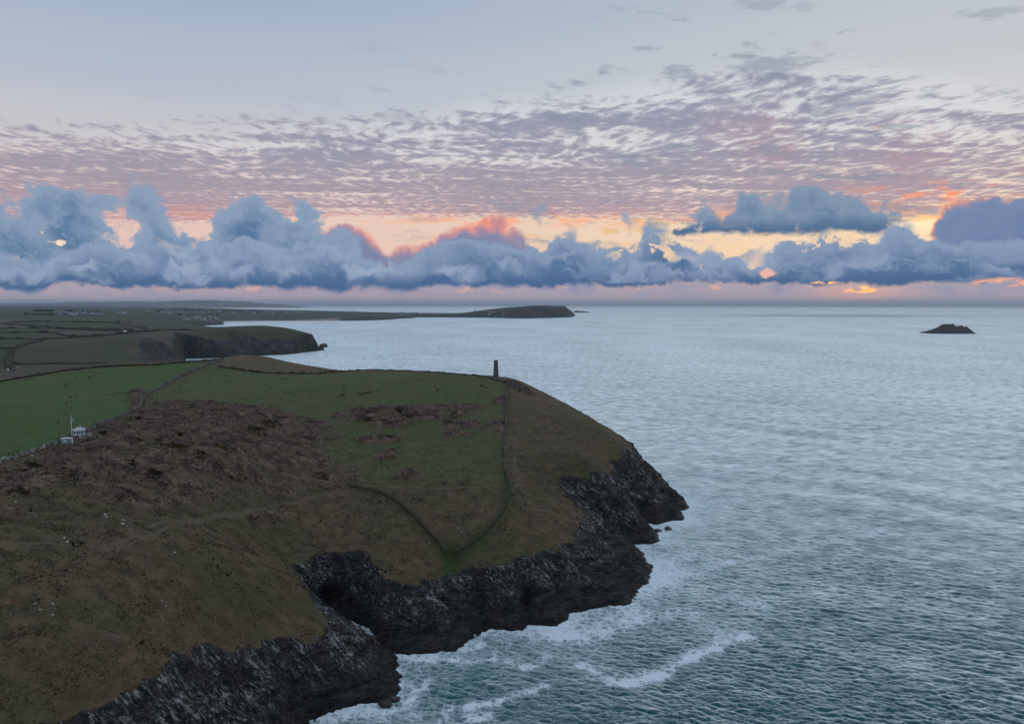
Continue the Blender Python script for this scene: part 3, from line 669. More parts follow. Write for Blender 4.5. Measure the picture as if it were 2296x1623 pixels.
tag(link('farmland', mm, M_mid), kind='structure')

# ---- the far shore, village and long headland
fctl = WP([(430,697,54),(300,696,56),(150,697,58),(0,700,58),(0,689,62),(150,688.5,58),(-300,690,64),(-300,700,60),(0,712,56),(150,712,54),(300,714,48),(400,708,42),(290,690,52),(500,697.5,50),(600,701,38),(700,703.4,30),(600,712,16),(700,714,10),(450,719,14),(505,719,5),
           (780,702.5,28),(780,708,28),(850,709,24),(900,710,16),(860,704,26),(960,706,12),(1000,704.5,24),(1060,701,38),(1100,697,48),(1150,693,64),(1200,688.6,84),(1230,687.2,90),(1250,689,82),(1270,696,48),(1150,706,30),(1220,703,45)])
fctl += [(-1700,3650,45),(-2600,3600,60),(-4000,4200,60),(-1590,5000,6),(-300,6600,25),(300,6500,60),(-2000,7300,30),(-3500,9000,35),(-5500,11000,45),(-8000,14000,50),(-9000,9000,60)]
far_upper = TPS(fctl, 1e-5)
far_coast = [W(*p)[:2] for p in [(418,736),(440,731.5),(470,729.5),(503,728.2),(495,725),(506,721.5),(560,720.7),(600,720.3),(660,720),(727,719.7),(770,719.3),(830,718.7),(870,717),(900,714.5),(924,713.4),(932,712.6),(905,711.5),(960,711.5),(1040,712),(1100,712.6),(1150,713.8),(1185,714),(1240,712.6),(1280,711.2),(1284,709.5)]] + \
            [(560,6500),(480,6800),(150,7050),(-500,7200),(-1500,7700),(-2600,8600),(-4300,10400),(-6200,11900),(-9500,14500)]
far_poly = far_coast + [(-14000,14500),(-14000,3200),(-1600,3200)]
fx = grid_axis([(-9400,90),(-4000,32),(-2200,22),(700,18)]); fy = grid_axis([(3300,26),(6300,24),(7500,50),(14200,160)])
FX, FY = np.meshgrid(fx, fy)
wx = fbm(FX, FY, 220, 4)*28; wy = fbm(FX+500, FY, 220, 4)*28
fdc = sdist(FX + wx, FY + wy, far_poly)
sandp = [W(*p)[:2] for p in [(500,724),(505,715),(760,714),(760,724)]]
sand = sstep(-20, 20, sdist(FX, FY, sandp))*sstep(170, 60, fdc)
cw = 60 + 140*sand + 60*sstep(-500, -900, FX)*sstep(5300, 4600, FY)
FU = np.maximum(far_upper(FX, FY), 3)*(1 + 0.28*sstep(-500, 0, FX))
FZ = FU*np.power(np.clip(fdc/cw, 0, 1), 0.7) + fbm(FX, FY, 420, 4)*5*sstep(0, 200, fdc)
FZ = np.where(fdc < 0, fdc*0.15 - 0.5, FZ)
frock = sstep(70, 20, fdc)*(1 - sand)
FZ = FZ + frock*sstep(0, 30, fdc)*ridged(FX, FY, 90, 3)*4
# a patchwork of small fields: tilted grid with jittered boundaries
q = (FX*0.86 + FY*0.5 + fbm(FX, FY, 900, 2)*160)/330; r_ = (-FX*0.5 + FY*0.86 + fbm(FX+99, FY, 800, 2)*160)/520
cid = (np.floor(q)*7919 + np.floor(r_ + 0.5*(np.floor(q) % 2))*104729).astype(np.int64) % 997
crng = np.random.default_rng(3); ccol = np.array([[(0.040,0.058,0.028),(0.055,0.066,0.036),(0.034,0.052,0.026),(0.085,0.070,0.052),(0.048,0.060,0.034)][k] for k in crng.integers(0, 5, 997)])
ft = np.ones(FX.shape + (4,)); ft[..., :3] = ccol[cid]
hed = np.minimum(np.abs(q - np.round(q))*330, np.abs((r_ + 0.5*(np.floor(q) % 2)) - np.round(r_ + 0.5*(np.floor(q) % 2)))*520)
hm = (sstep(26, 10, hed)*0.75)[..., None]; ft[..., :3] = ft[..., :3]*(1-hm) + np.array((0.018, 0.022, 0.014))*hm
scr = sstep(0.1, 0.45, fbm(FX, FY, 300, 4))[..., None]*0.7; ft[..., :3] = ft[..., :3]*(1-scr) + np.array((0.026, 0.032, 0.019))*scr
ft[..., :3] = ft[..., :3]*(1-sand[..., None]) + np.array((0.36, 0.28, 0.22))*sand[..., None]
hd = sstep(-700, -100, FX)[..., None]*sstep(200, 40, fdc)[..., None]*0.6; ft[..., :3] = ft[..., :3]*(1-hd) + np.array((0.035, 0.042, 0.024))*hd
fm = grid_mesh('far_coast', FX, FY, FZ, fdc > -80, {'tint': ft, 'rock': frock})
tag(link('far_coast', fm, far_material('far_land', 0.25)), kind='structure')
def fh(x, y):
    i = int(np.clip(np.searchsorted(fx, x) - 1, 0, len(fx)-2)); j = int(np.clip(np.searchsorted(fy, y) - 1, 0, len(fy)-2))
    u = (x-fx[i])/(fx[i+1]-fx[i]); v = (y-fy[j])/(fy[j+1]-fy[j])
    return FZ[j, i]*(1-u)*(1-v) + FZ[j, i+1]*u*(1-v) + FZ[j+1, i]*(1-u)*v + FZ[j+1, i+1]*u*v
_ft = np.arange(3400, 13500, 12.0)
def FG(px, py):
    d = ray(px, py); P_ = [(d[0]*t, d[1]*t, CAM_Z + d[2]*t) for t in _ft]; best = None
    for x, y, z in P_:
        g = z - fh(x, y)
        if g < 0: return (x, y, fh(x, y))
        if best is None or g < best[0]: best = (g, x, y)
    return (best[1], best[2], fh(best[1], best[2]))

# ---- blue hills on the horizon
pts = [(-260,676),(-120,678),(0,679.4),(80,678.8),(180,676.6),(250,676),(300,674.8),(345,676),(400,673),(470,672.2),(520,673.8),(560,676),(600,680),(640,683.5),(690,690)]
hv, hf = [], []
for i, (px, py) in enumerate(smooth_poly(pts, 6)):
    d = ray(px, py)
    for k, (rr, w) in enumerate([(16000, 0.0), (17000, 0.55), (18000, 1.0), (19500, 0.6), (21500, 0.0)]):
        t = rr/d[1]; top = max(0, CAM_Z + d[2]*18000/d[1])*0.93
        hv.append((d[0]*t, rr, top*w*(1 + 0.06*math.sin(i*1.7 + k)) - (2 if w == 0 else 0)))
n = len(hv)//5
for i in range(n-1):
    for k in range(4): hf.append((i*5+k, (i+1)*5+k, (i+1)*5+k+1, i*5+k+1))
tag(link('hills', mesh_np('hills', hv, hf), simple_mat('hill_land', (0.085, 0.095, 0.080), 0.95, 0.3, 0.002)), kind='structure')

# ---- islets
def islet(name, label, prof, base_y, depth, seed, step, cat='islet', group=None):
    """a rock whose ridge line is given over its length; prof: photo places along its crest"""
    x0, yb, _ = W(prof[0][0], base_y); d0 = math.hypot(x0, yb)
    xs, hs = [], []
    for px, py in prof:
        d = ray(px, base_y); t = -CAM_Z/d[2] + depth*0.4; xs.append(d[0]*t); hs.append(max(0.0, (base_y - py)/FPX*t))
    yb = -CAM_Z/ray(prof[0][0], base_y)[2]*ray(prof[0][0], base_y)[1]
    gx_ = np.arange(min(xs) - depth*0.3, max(xs) + depth*0.3, step); gy_ = np.arange(0, depth, step)
    A, B = np.meshgrid(gx_, gy_); A2 = A + fbm(A+seed, B, depth*0.5, 3)*depth*0.02
    H = np.interp(A2, xs, hs); v = B/depth
    sh = np.where(v < 0.4, v/0.4, (1-v)/0.6)**0.8
    Zi = H*sh + (ridged(A*0.8, B+seed, depth*0.35, 4, 0.55)*0.10 + fbm(A+seed, B, depth*0.08, 3)*0.08 - 0.05)*H.max()*sh*sstep(0, 0.25, H/H.max()) - 0.8
    cx, cy = (min(xs)+max(xs))/2, yb + depth*0.5
    me = grid_mesh(name, A - cx, B + yb - cy, Zi, Zi > -2.5, {})
    o = link(name, me, M_islet); o.location = (cx, cy, 0); return tag(o, label, cat, group)
def islet_mat():
    m, t, b = material('dark_islet'); tc = t.n.new('ShaderNodeTexCoord'); p = S(t, tc.outputs['Object']); x, y, z = t.sep(p)
    n = t.noise(t.comb(x, y, z*2), 0.12, 5, 0.65)
    c_ = t.mix(t.step(0.35, 0.68, n), (0.014, 0.016, 0.018), (0.050, 0.050, 0.048)); c_ = t.mix(t.step(8, 20, z)*t.step(0.45, 0.6, t.noise(p, 0.06, 3))*0.3, c_, (0.040, 0.046, 0.024))
    t.put(b.inputs['Base Color'], c_); b.inputs['Roughness'].default_value = 0.9; t.put(b.inputs['Normal'], t.bump(n, 4.0)); return m
M_islet = islet_mat()
islet('rock_islet', 'large dark humped rock island with a jagged right end, alone in open sea',
      [(2073,748.5),(2082,744),(2098,738),(2110,731),(2120,728.6),(2136,728.8),(2141,732.5),(2150,733),(2155,730.5),(2161,735.5),(2167,734.5),(2172,740),(2180,748.5)], 748.5, 110, 3, 1.6)
islet('rock_islet', 'low ragged row of rocks in the sea off the tip of the far headland',
      [(1285,701),(1289,697.2),(1296,696.6),(1301,698.8),(1307,697.0),(1312,699.4),(1318,698.6),(1323,701)], 701, 130, 9, 5)
# ------------------------------------------------------------------ sea
def wave_tile(size, n, seed, peak, wind, rms, swell=None):
    r = np.random.default_rng(seed)
    k1 = np.fft.fftfreq(n, size/n)*2*np.pi; kx, ky = np.meshgrid(k1, k1); k = np.hypot(kx, ky); k[0, 0] = 1
    kp = 2*np.pi/peak; cosd = (kx*wind[0] + ky*wind[1])/k
    sp = np.exp(-1.25*(kp/k)**2)*k**-4.0*np.exp(-(k*0.09)**2)
    spread = np.where(cosd > 0, np.abs(cosd)**7.0, 0.06*np.abs(cosd)**2) + 0.03
    if swell: ks = 2*np.pi/swell; sp = sp + 3e-1*np.exp(-((k-ks)/(0.25*ks))**2)*ks**-4*np.abs(cosd)**12
    A = np.sqrt(sp*spread)*(r.normal(size=(n, n)) + 1j*r.normal(size=(n, n))); A[0, 0] = 0
    h = np.fft.ifft2(A).real; A *= rms/h.std()
    return A, kx, ky, k
levels = [0.0, 1.0, 2.0, 4.0, 8.0, 16.0, 32.0, 64.0]       # shortest wave kept
WIND = (0.50, 0.866)
tiles = []
for size, n, seed, peak, rms, rot in [(240.0, 1024, 1, 8.0, 0.31, 0.0), (171.0, 900, 2, 3.4, 0.13, 0.30)]:
    A, kx, ky, k = wave_tile(size, n, seed, peak, WIND, rms, 60.0 if seed == 1 else None); lv = []
    for L in levels:
        f = A*(np.exp(-(k*L/6.28*0.8)**4) if L else 1.0)
        h = np.fft.ifft2(f).real; mss = ((np.fft.ifft2(1j*kx*f).real)**2 + (np.fft.ifft2(1j*ky*f).real)**2).mean()
        lv.append((h.astype(np.float32), np.fft.ifft2(-1j*kx/k*f).real.astype(np.float32), np.fft.ifft2(-1j*ky/k*f).real.astype(np.float32), mss))
    tiles.append((size, n, rot, lv))
rows = np.concatenate([np.arange(1720, 720, -1.4), np.arange(720, 690, -1.0), np.arange(690, 682.4, -0.4)])
rr = np.array([CAM_Z/((p_ - HOR)/FPX) for p_ in rows]); rr = np.concatenate([[2.0, 60.0, 120.0], rr[rr > 140]])   # ground distances, from close in to the horizon
half = math.radians(39); ang = np.concatenate([np.linspace(-math.pi, -half, 40)[:-1], np.linspace(-half, half, 1520), np.linspace(half, math.pi, 40)[1:]])
AA, RR = np.meshgrid(ang, rr); SX = RR*np.sin(AA); SY = RR*np.cos(AA)
spac = np.maximum(RR**2/(CAM_Z*FPX)*1.4, RR*0.0009); spac = np.where(np.abs(AA) > half, 1e4, spac)
lam = 2.2*spac
lvl = np.clip(np.log2(np.maximum(lam, 0.5)) + 1, 0, len(levels)-1)
SZ = np.zeros(SX.shape); DX = np.zeros(SX.shape); DY = np.zeros(SX.shape); MS = np.zeros(SX.shape)
for size, n, rot, lv in tiles:
    cr, sr = math.cos(rot), math.sin(rot); u = ((SX*cr + SY*sr)/size % 1.0)*n; v = ((-SX*sr + SY*cr)/size % 1.0)*n
    i0 = np.floor(u).astype(int) % n; j0 = np.floor(v).astype(int) % n; i1 = (i0+1) % n; j1 = (j0+1) % n; fu = (u-np.floor(u)); fv = (v-np.floor(v))
    tot = lv[0][3]
    for L in range(len(levels)):
        w = np.clip(1 - np.abs(lvl - L), 0, 1)
        sel = (w > 0) & (RR < 6000)
        if not sel.any(): continue
        for arr, dst, m in ((lv[L][0], SZ, 1), (lv[L][1], DX, 1.0), (lv[L][2], DY, 1.0)):
            a = arr[j0[sel], i0[sel]]*(1-fu[sel])*(1-fv[sel]) + arr[j0[sel], i1[sel]]*fu[sel]*(1-fv[sel]) + arr[j1[sel], i0[sel]]*(1-fu[sel])*fv[sel] + arr[j1[sel], i1[sel]]*fu[sel]*fv[sel]
            dst[sel] += a*w[sel]*m
        MS += w*(tot - lv[L][3])
dcs = sdist(SX[:, :].ravel()*1.0, SY.ravel(), land_poly).reshape(SX.shape)
dcm = np.where((RR > 600) & (RR < 4200) & (AA < 0.1), sdist(SX.ravel(), SY.ravel(), mid_poly).reshape(SX.shape), -1e4)
shelt = sstep(-1, 12, -dcs)
sea_var = fbm(SX, SY, 130, 3)
SZ *= (0.45 + 0.55*shelt)*(1 + 0.5*sea_var)
chop = 1.15
VX = SX + DX*chop*shelt*0.9; VY = SY + DY*chop*shelt*0.9
dsh = np.maximum(-dcs, 0)
foam = 0.72*np.exp(-dsh/5.0) + 0.66*np.exp(-dsh/14.0) + 0.36*np.exp(-dsh/45.0)*sstep(-60, 40, SX)
foam = foam*(0.75 + 0.6*fbm(SX, SY, 28, 3))
foam = np.where(dcs > -1e3, foam, 0)
foam = np.maximum(foam, np.where(RR > 600, 0.95*np.exp(-np.maximum(-dcm, 0)/9.0)*(0.75 + 0.9*fbm(SX, SY, 90, 3)), 0))
def streak(pts, w, amt):
    global foam
    p = smooth_poly([W(*q)[:2] for q in pts], 4); d = seg_dist(SX + fbm(SX, SY, 16, 3)*w*0.7, SY + fbm(SX+50, SY, 16, 3)*w*0.7, p)
    foam = foam + amt*0.85*np.exp(-(d/(w*0.9))**2)*(1 + 0.8*fbm(SX, SY, 9, 3))
for pts, w, a in [([(1310,1495),(1390,1532),(1450,1520),(1520,1490),(1580,1462),(1670,1430)], 3.4, 0.62), ([(1400,1528),(1470,1508)], 4.5, 0.35), ([(1560,1460),(1640,1425),(1690,1400)], 4.0, 0.25),
                  ([(1640,1262),(1720,1245),(1800,1230),(1900,1208),(1975,1190)], 3.0, 0.5), ([(1975,1190),(2010,1160)], 4.0, 0.38), ([(1500,1300),(1640,1262)], 6.0, 0.25),
                  ([(1650,1335),(1700,1362)], 6.5, 0.48), ([(1540,1370),(1620,1420)], 5.0, 0.25), ([(1000,1585),(1080,1575),(1150,1562),(1215,1540)], 2.6, 0.45), ([(1020,1610),(1100,1600)], 3.0, 0.3),
                  ([(1170,1500),(1215,1490),(1228,1470)], 2.0, 0.42), ([(1100,1480),(1170,1500)], 2.4, 0.3), ([(890,1465),(960,1480),(1060,1485)], 2.0, 0.32), ([(920,1575),(950,1540),(955,1520)], 2.4, 0.35), ([(1070,1610),(1060,1570)], 2.4, 0.3),
                  ([(870,1600),(990,1612),(1100,1620)], 5.0, 0.25), ([(1250,1420),(1330,1420),(1420,1380)], 7.0, 0.34), ([(1440,1330),(1500,1290),(1540,1240)], 8, 0.28),
                  ([(1500,985),(1600,1005),(1700,1035)], 14, 0.30), ([(1560,1075),(1680,1050),(1780,1060),(1830,1075)], 10, 0.34), ([(1560,1130),(1680,1120),(1800,1090)], 9, 0.28), ([(1790,1180),(1850,1120),(1960,1090)], 9, 0.2),
                  ([(735,776),(770,780)], 9, 0.6), ([(640,797),(700,793),(724,787)], 10, 0.45)]: streak(pts, w, a)
foam = foam + 0.34*np.exp(-((SX+48)/16.0)**2 - ((SY-208)/13.0)**2) + 0.20*np.exp(-((SX-20)/22.0)**2 - ((SY-262)/9.0)**2)
foam = foam*(1 - 0.75*np.exp(-((SX+60)/12.0)**2 - ((SY-258)/8.0)**2))
teal = np.clip(np.exp(-np.maximum(-dcm, 0)/35.0), 0, 1)*(RR > 600)
inland = (dcs > 9) | (dcm > 30)
keep = ~inland
SZ0 = SZ.copy()
nr, nc = SX.shape; idx = np.arange(nr*nc).reshape(nr, nc)
kk = keep[:-1, :-1] | keep[1:, 1:]
f = np.stack([idx[:-1, :-1], idx[:-1, 1:], idx[1:, 1:], idx[1:, :-1]], -1)[kk]
used = np.zeros(nr*nc, bool); used[f.ravel()] = True; re_ = np.cumsum(used) - 1
sme = mesh_np('sea', np.stack([VX.ravel(), VY.ravel(), SZ.ravel()], -1)[used], re_[f])
mssr = np.sqrt(np.sqrt(np.clip(MS*1.3 + 0.004, 0.002, 0.11)))      # roughness that stands for ripples finer than the mesh
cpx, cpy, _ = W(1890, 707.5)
weak_refl = np.exp(-((SX-cpx)/1150.0)**2 - ((SY-cpy)/750.0)**2)*(1 + 0.5*fbm(SX, SY, 700, 3))  # reflection cut by hand to darken a far patch of sea
weak_refl = np.maximum(weak_refl, 1.25*sstep(13000, 27000, RR))  # reflection also cut far out, painting a darker line at the horizon
attr(sme, 'weak_refl', weak_refl.ravel()[used]); attr(sme, 'rip', mssr.ravel()[used]); attr(sme, 'foam', foam.ravel()[used]); attr(sme, 'shoal', np.maximum(np.exp(-dsh/40.0)*(RR < 700)*0.6, teal).ravel()[used])
def sea_material():
    m, t, b = material('sea_water'); p = pos(t)
    rip = t.attr('rip'); fo = t.attr('foam'); sh = t.attr('shoal')
    x, y, z = t.sep(p)
    q1 = t.comb(x*0.62 + y*0.78, (y*0.62 - x*0.78)*0.45, 0.0)
    patch = t.noise(t.comb(x, y*0.5, 0.0), 0.0035, 4, 0.55)      # wind lanes
    deep = t.mix(sh, (0.006, 0.070, 0.080), (0.006, 0.150, 0.150))
    w = t.noise(p, 0.35, 3, 0.55, color=True)
    pw = t.vmath('ADD', p, t.vmath('SCALE', t.vmath('SUBTRACT', w, (0.5, 0.5, 0.5)), scale=3.0))
    e1 = t.voro(t.vmath('MULTIPLY', pw, (1, 1, 0)), 0.30, 'DISTANCE_TO_EDGE'); e2 = t.voro(t.vmath('MULTIPLY', pw, (1, 1, 0)), 0.85, 'DISTANCE_TO_EDGE')
    web = t.math('MAXIMUM', t.step(0.30, 0.0, e1), t.step(0.34, 0.0, e2)*0.75)
    ns = t.noise(t.vmath('MULTIPLY', pw, (1, 1, 0)), 0.22, 6, 0.68)
    lev = fo + (ns - 0.5)*1.1 + (web - 0.5)*0.50
    ns2 = t.noise(t.vmath('MULTIPLY', pw, (1, 1, 0)), 1.3, 5, 0.7)
    lev = lev + (ns2 - 0.5)*0.7
    fmk = t.step(0.40, 0.82, lev)*0.95
    fmk = t.math('MAXIMUM', fmk, t.step(0.16, 0.70, lev)*0.36)
    r1 = t.noise(q1, 1.1, 4, 0.6); near = t.step(0.42, 0.30, rip)
    nrm = t.bump(r1*near + t.noise(q1, 3.2, 3, 0.6)*near*0.4 + fmk*0.25, 0.75)
    glint_noise = t.noise(t.comb(x*0.75 + y*0.2, y - x*0.30, 0.0), 0.10, 4, 0.66)
    glint_noise = glint_noise*0.8 + t.noise(t.comb(x*0.4, y - x*0.1, 4.0), 0.02, 4, 0.6)*0.2
    mid = t.step(0.30, 0.40, rip)*t.step(9000.0, 2500.0, y)
    sea_var = (glint_noise - 0.5)*(0.9 + mid*2.4) + (patch - 0.5)*0.7  # reflection varied by noise: painted glints of waves the mesh leaves out, plus wind
    # water body under a rippled reflecting skin
    fr = t.n.new('ShaderNodeFresnel'); fr.inputs['IOR'].default_value = 1.45; t.put(fr.inputs['Normal'], nrm)
    fac = t.math('MULTIPLY', (1.0 - t.math('EXPONENT', (t.math('MAXIMUM', S(t, fr.outputs[0]) - 0.03, 0.0))*-4.9))*0.86, t.math('ADD', 1.0 - t.attr('weak_refl')*0.42, sea_var*0.9), clamp=True)
    di = t.n.new('ShaderNodeBsdfDiffuse'); t.put(di.inputs['Color'], deep); t.put(di.inputs['Normal'], nrm)
    gl = t.n.new('ShaderNodeBsdfGlossy'); t.put(gl.inputs['Color'], (0.88, 0.96, 1.0)); t.put(gl.inputs['Normal'], nrm)
    t.put(gl.inputs['Roughness'], t.math('ADD', rip, (patch - 0.5)*0.08))
    m1 = t.n.new('ShaderNodeMixShader'); t.put(m1.inputs[0], fac); t.l.new(di.outputs[0], m1.inputs[1]); t.l.new(gl.outputs[0], m1.inputs[2])
    df = t.n.new('ShaderNodeBsdfDiffuse'); t.put(df.inputs['Color'], (0.70, 0.80, 0.86)); t.put(df.inputs['Normal'], nrm)
    m2 = t.n.new('ShaderNodeMixShader'); t.put(m2.inputs[0], fmk); t.l.new(m1.outputs[0], m2.inputs[1]); t.l.new(df.outputs[0], m2.inputs[2])
    t.n.remove(b); t.l.new(m2.outputs[0], t.n['Material Output'].inputs['Surface'])
    return m
tag(link('sea', sme, sea_material()), kind='structure')
# ------------------------------------------------------------------ walls, hedges
TURF = [(0.050,0.056,0.024), (0.070,0.058,0.032), (0.040,0.050,0.020), (0.030,0.034,0.016)]
def tinted(name, rough=0.9, sc=1.0, spec=0.2):
    m, t, b = material(name); tc = t.n.new('ShaderNodeTexCoord'); p = S(t, tc.outputs['Object']); n = t.noise(p, 1.6*sc, 4, 0.65)
    c_ = t.attr('tint', 'Color'); t.put(b.inputs['Base Color'], t.mix(t.step(0.35, 0.65, n)*0.5, c_, t.vmath('SCALE', c_, scale=0.45)))
    b.inputs['Roughness'].default_value = rough; b.inputs['Specular IOR Level'].default_value = spec; return m
M_stone = tinted('field_stone'); M_hedge = tinted('hedge_leaf')
def bank_mesh(name, line, ground, h, w, stepm, jag, cols, rs, fat=0.45):
    """a bank along a line on the ground; returns a mesh placed in world space"""
    r = np.random.default_rng(rs); p = np.array(line)[:, :2]
    L = np.concatenate([[0], np.cumsum(np.hypot(*np.diff(p, axis=0).T))]); n = max(4, int(L[-1]/stepm))
    sN = np.linspace(0, L[-1], n); x = np.interp(sN, L, p[:, 0]); y = np.interp(sN, L, p[:, 1])
    tx = np.gradient(x); ty = np.gradient(y); q = np.hypot(tx, ty) + 1e-9; nx_, ny_ = -ty/q, tx/q
    prof = [(-0.5, -0.35), (-0.5*0.92, 0.45), (-fat*0.8, 0.93), (0.0, 1.04), (fat*0.8, 0.93), (0.5*0.92, 0.45), (0.5, -0.35)]
    v, cl = [], []
    hv_ = 1 + jag*fbm(sN, sN*0 + rs, 2.2*stepm/0.4, 3)*1.6
    for u, k in prof:
        jx = r.normal(size=n)*jag*0.10*w; vx = x + nx_*(u*w + jx); vy = y + ny_*(u*w + jx)
        gz = ground(vx, vy); zz = gz + (k*h*hv_ + r.normal(size=n)*jag*0.10*h if k > 0 else k*1.0)
        v.append(np.stack([vx, vy, zz], -1)); cl.append(np.array(cols)[r.integers(0, len(cols), n)])
    V = np.stack(v, 1).reshape(-1, 3); CL = np.stack(cl, 1).reshape(-1, 3); m_ = len(prof); idx = np.arange(n*m_).reshape(n, m_)
    f = np.stack([idx[:-1, :-1], idx[:-1, 1:], idx[1:, 1:], idx[1:, :-1]], -1).reshape(-1, 4)
    c0 = V.mean(0); me = mesh_np(name, V - c0, f[:, ::-1], smooth=False); attr(me, 'tint', np.concatenate([CL, np.ones((len(CL), 1))], 1)); return me, c0
def wall(name, label, cat, line, ground, h, w, stepm, jag, cols, rs, m, group=None, fat=0.45):
    me, c0 = bank_mesh(name, line, ground, h, w, stepm, jag, cols, rs, fat); o = link(name, me, m); o.location = c0
    return tag(o, label, cat, group)
GREY = [(0.16,0.15,0.14), (0.10,0.095,0.09), (0.22,0.21,0.20), (0.07,0.07,0.06), (0.06,0.065,0.035)]
PALE = [(0.26,0.26,0.25), (0.13,0.125,0.115), (0.42,0.42,0.41), (0.10,0.10,0.09), (0.07,0.075,0.04), (0.08,0.08,0.06)]
DARK = [(0.030,0.034,0.018), (0.045,0.046,0.026), (0.055,0.046,0.034), (0.020,0.024,0.012)]
pl = WL['lookout']; ksp = int(np.argmin(np.hypot(pl[:, 0] - G(130,992)[0], pl[:, 1] - G(130,992)[1])))
kn = int(np.argmin(np.hypot(pl[:, 0] - G(316,915)[0], pl[:, 1] - G(316,915)[1])))
wall('stone_wall', 'dry stone wall with many white stones running from the lookout hut to the left edge', 'stone wall', pl[:ksp+1], hgt, 1.0, 1.0, 0.45, 0.8, PALE, 1, M_stone)
wall('stone_wall', 'brown weathered stone wall between bright green field and bracken, behind the lookout hut', 'stone wall', pl[ksp:kn+1], hgt, 1.3, 1.1, 0.5, 1.2, GREY, 2, M_stone)
wall('stone_wall', 'grey stone wall climbing between two green fields towards the grassy hill', 'stone wall', pl[kn:], hgt, 1.5, 1.3, 0.6, 1.2, GREY, 3, M_stone)
wall('field_hedge', 'long dark hedge bank along the far edge of the bright green field', 'hedge', WL['far_hedge'], hgt, 1.3, 2.4, 0.9, 0.5, DARK, 4, M_hedge)
wall('field_hedge', 'dark hedge curving round the foot of the grassy hill', 'hedge', WL['hill_hedge'], hgt, 1.0, 1.7, 0.8, 1.0, DARK, 5, M_hedge)
wall('stone_wall', 'low dark overgrown wall along the skyline, ending at the stone tower', 'stone wall', WL['ridge'], hgt, 0.75, 1.4, 0.7, 0.45, DARK[:3] + [(0.05,0.06,0.025)], 6, M_stone)
wall('stone_wall', 'grey stone wall running straight downhill from the stone tower', 'stone wall', WL['tower'], hgt, 1.15, 1.0, 0.5, 1.1, GREY + TURF[:2], 7, M_stone)
for line, lab, h in [
    ([(0,736.5),(130,738),(215,741),(300,742.5),(430,740)], 'long hedge along the hill road on the far plateau', 2.5), ([(0,746),(108,746.3),(140,752),(165,755),(240,751)], 'hedge below the straw coloured strip of far field', 2.5),
    ([(0,760.5),(95,762.5),(35,781),(0,782)], 'hedge cornering round a small field at the left edge', 2.3), ([(97,762),(240,752.5),(285,747.5),(360,741.5)], 'hedge slanting up along the top of the big far pasture', 2.3),
    ([(30,817),(160,816),(240,813)], 'thin straight hedge across the foot of the big far pasture', 1.6), ([(8,726.5),(67,721),(250,723.6),(292,723.8)], 'hedge along the top of the dark green far field', 3.0),
    ([(8,727),(130,735),(299,739.5)], 'hedge along the lower side of the dark green far field', 2.6), ([(250,724),(327,737.5)], 'hedge between dark green and brown far fields', 2.6),
    ([(22,785),(11,812),(20,828)], 'left hedge bank of the sunken farm track', 1.8), ([(32,783),(26,812),(29,831)], 'right hedge bank of the sunken farm track', 1.8), ([(0,779.5),(33,781)], 'short hedge at the top of the farm track', 2.0)]:
    wall('field_hedge', lab, 'hedge', smooth_poly([MG(*q) for q in line], 5), mh, h, 3.6, 4.0, 1.0, DARK, len(lab), M_hedge)

TURF = [(0.050,0.056,0.024), (0.070,0.058,0.032), (0.040,0.050,0.020), (0.030,0.034,0.016)]
wall('field_bank', 'turf covered field bank curving down from the end of the stone wall to the gully', 'bank', WL['bank'], hgt, 0.6, 1.5, 0.5, 0.6, TURF, 41, M_hedge)
wall('field_bank', 'dark turf bank running down the slope to meet the other bank at the gully', 'bank', WL['gully_bank'], hgt, 0.55, 1.5, 0.5, 0.6, TURF, 42, M_hedge)
# ------------------------------------------------------------------ stone daymark
def bm_obj(name, build, m, parent=None, smooth=False):
    import bmesh
    bm = bmesh.new(); build(bm); me = bpy.data.meshes.new(name); bmesh.ops.recalc_face_normals(bm, faces=bm.faces); bm.to_mesh(me); bm.free()
    if smooth: me.polygons.foreach_set('use_smooth', [True]*len(me.polygons))
    return link(name, me, m, parent)
def box(bm, x0, x1, y0, y1, z0, z1, rot=None):
    import bmesh
    r = bmesh.ops.create_cube(bm, size=1.0); vs = r['verts']
    for v in vs:
        v.co = Vector(((x0+x1)/2 + v.co.x*(x1-x0), (y0+y1)/2 + v.co.y*(y1-y0), (z0+z1)/2 + v.co.z*(z1-z0)))
    if rot: bmesh.ops.rotate(bm, verts=vs, cent=Vector(((x0+x1)/2, (y0+y1)/2, (z0+z1)/2)), matrix=rot)
    return vs
def lathe(bm, prof, n=32, jit=0.0, rs=0, close_top=False):
    r = random.Random(rs); rings = []
    for rad, z in prof:
        rings.append([bm.verts.new((math.cos(2*math.pi*k/n)*(rad + r.uniform(-jit, jit)), math.sin(2*math.pi*k/n)*(rad + r.uniform(-jit, jit)), z)) for k in range(n)])
    for a, b in zip(rings[:-1], rings[1:]):
        for k in range(n): bm.faces.new((a[k], a[(k+1) % n], b[(k+1) % n], b[k]))
    if close_top: bm.faces.new(rings[-1])
    return rings
def tube(bm, a, b, r0, r1, n=8):
    a = Vector(a); b = Vector(b); d = (b-a).normalized(); u = d.orthogonal().normalized(); w = d.cross(u); R0, R1 = [], []
    for k in range(n):
        o = u*math.cos(2*math.pi*k/n) + w*math.sin(2*math.pi*k/n); R0.append(bm.verts.new(a + o*r0)); R1.append(bm.verts.new(b + o*r1))
    for k in range(n): bm.faces.new((R0[k], R0[(k+1) % n], R1[(k+1) % n], R1[k]))
    bm.faces.new(R0[::-1]); bm.faces.new(R1)
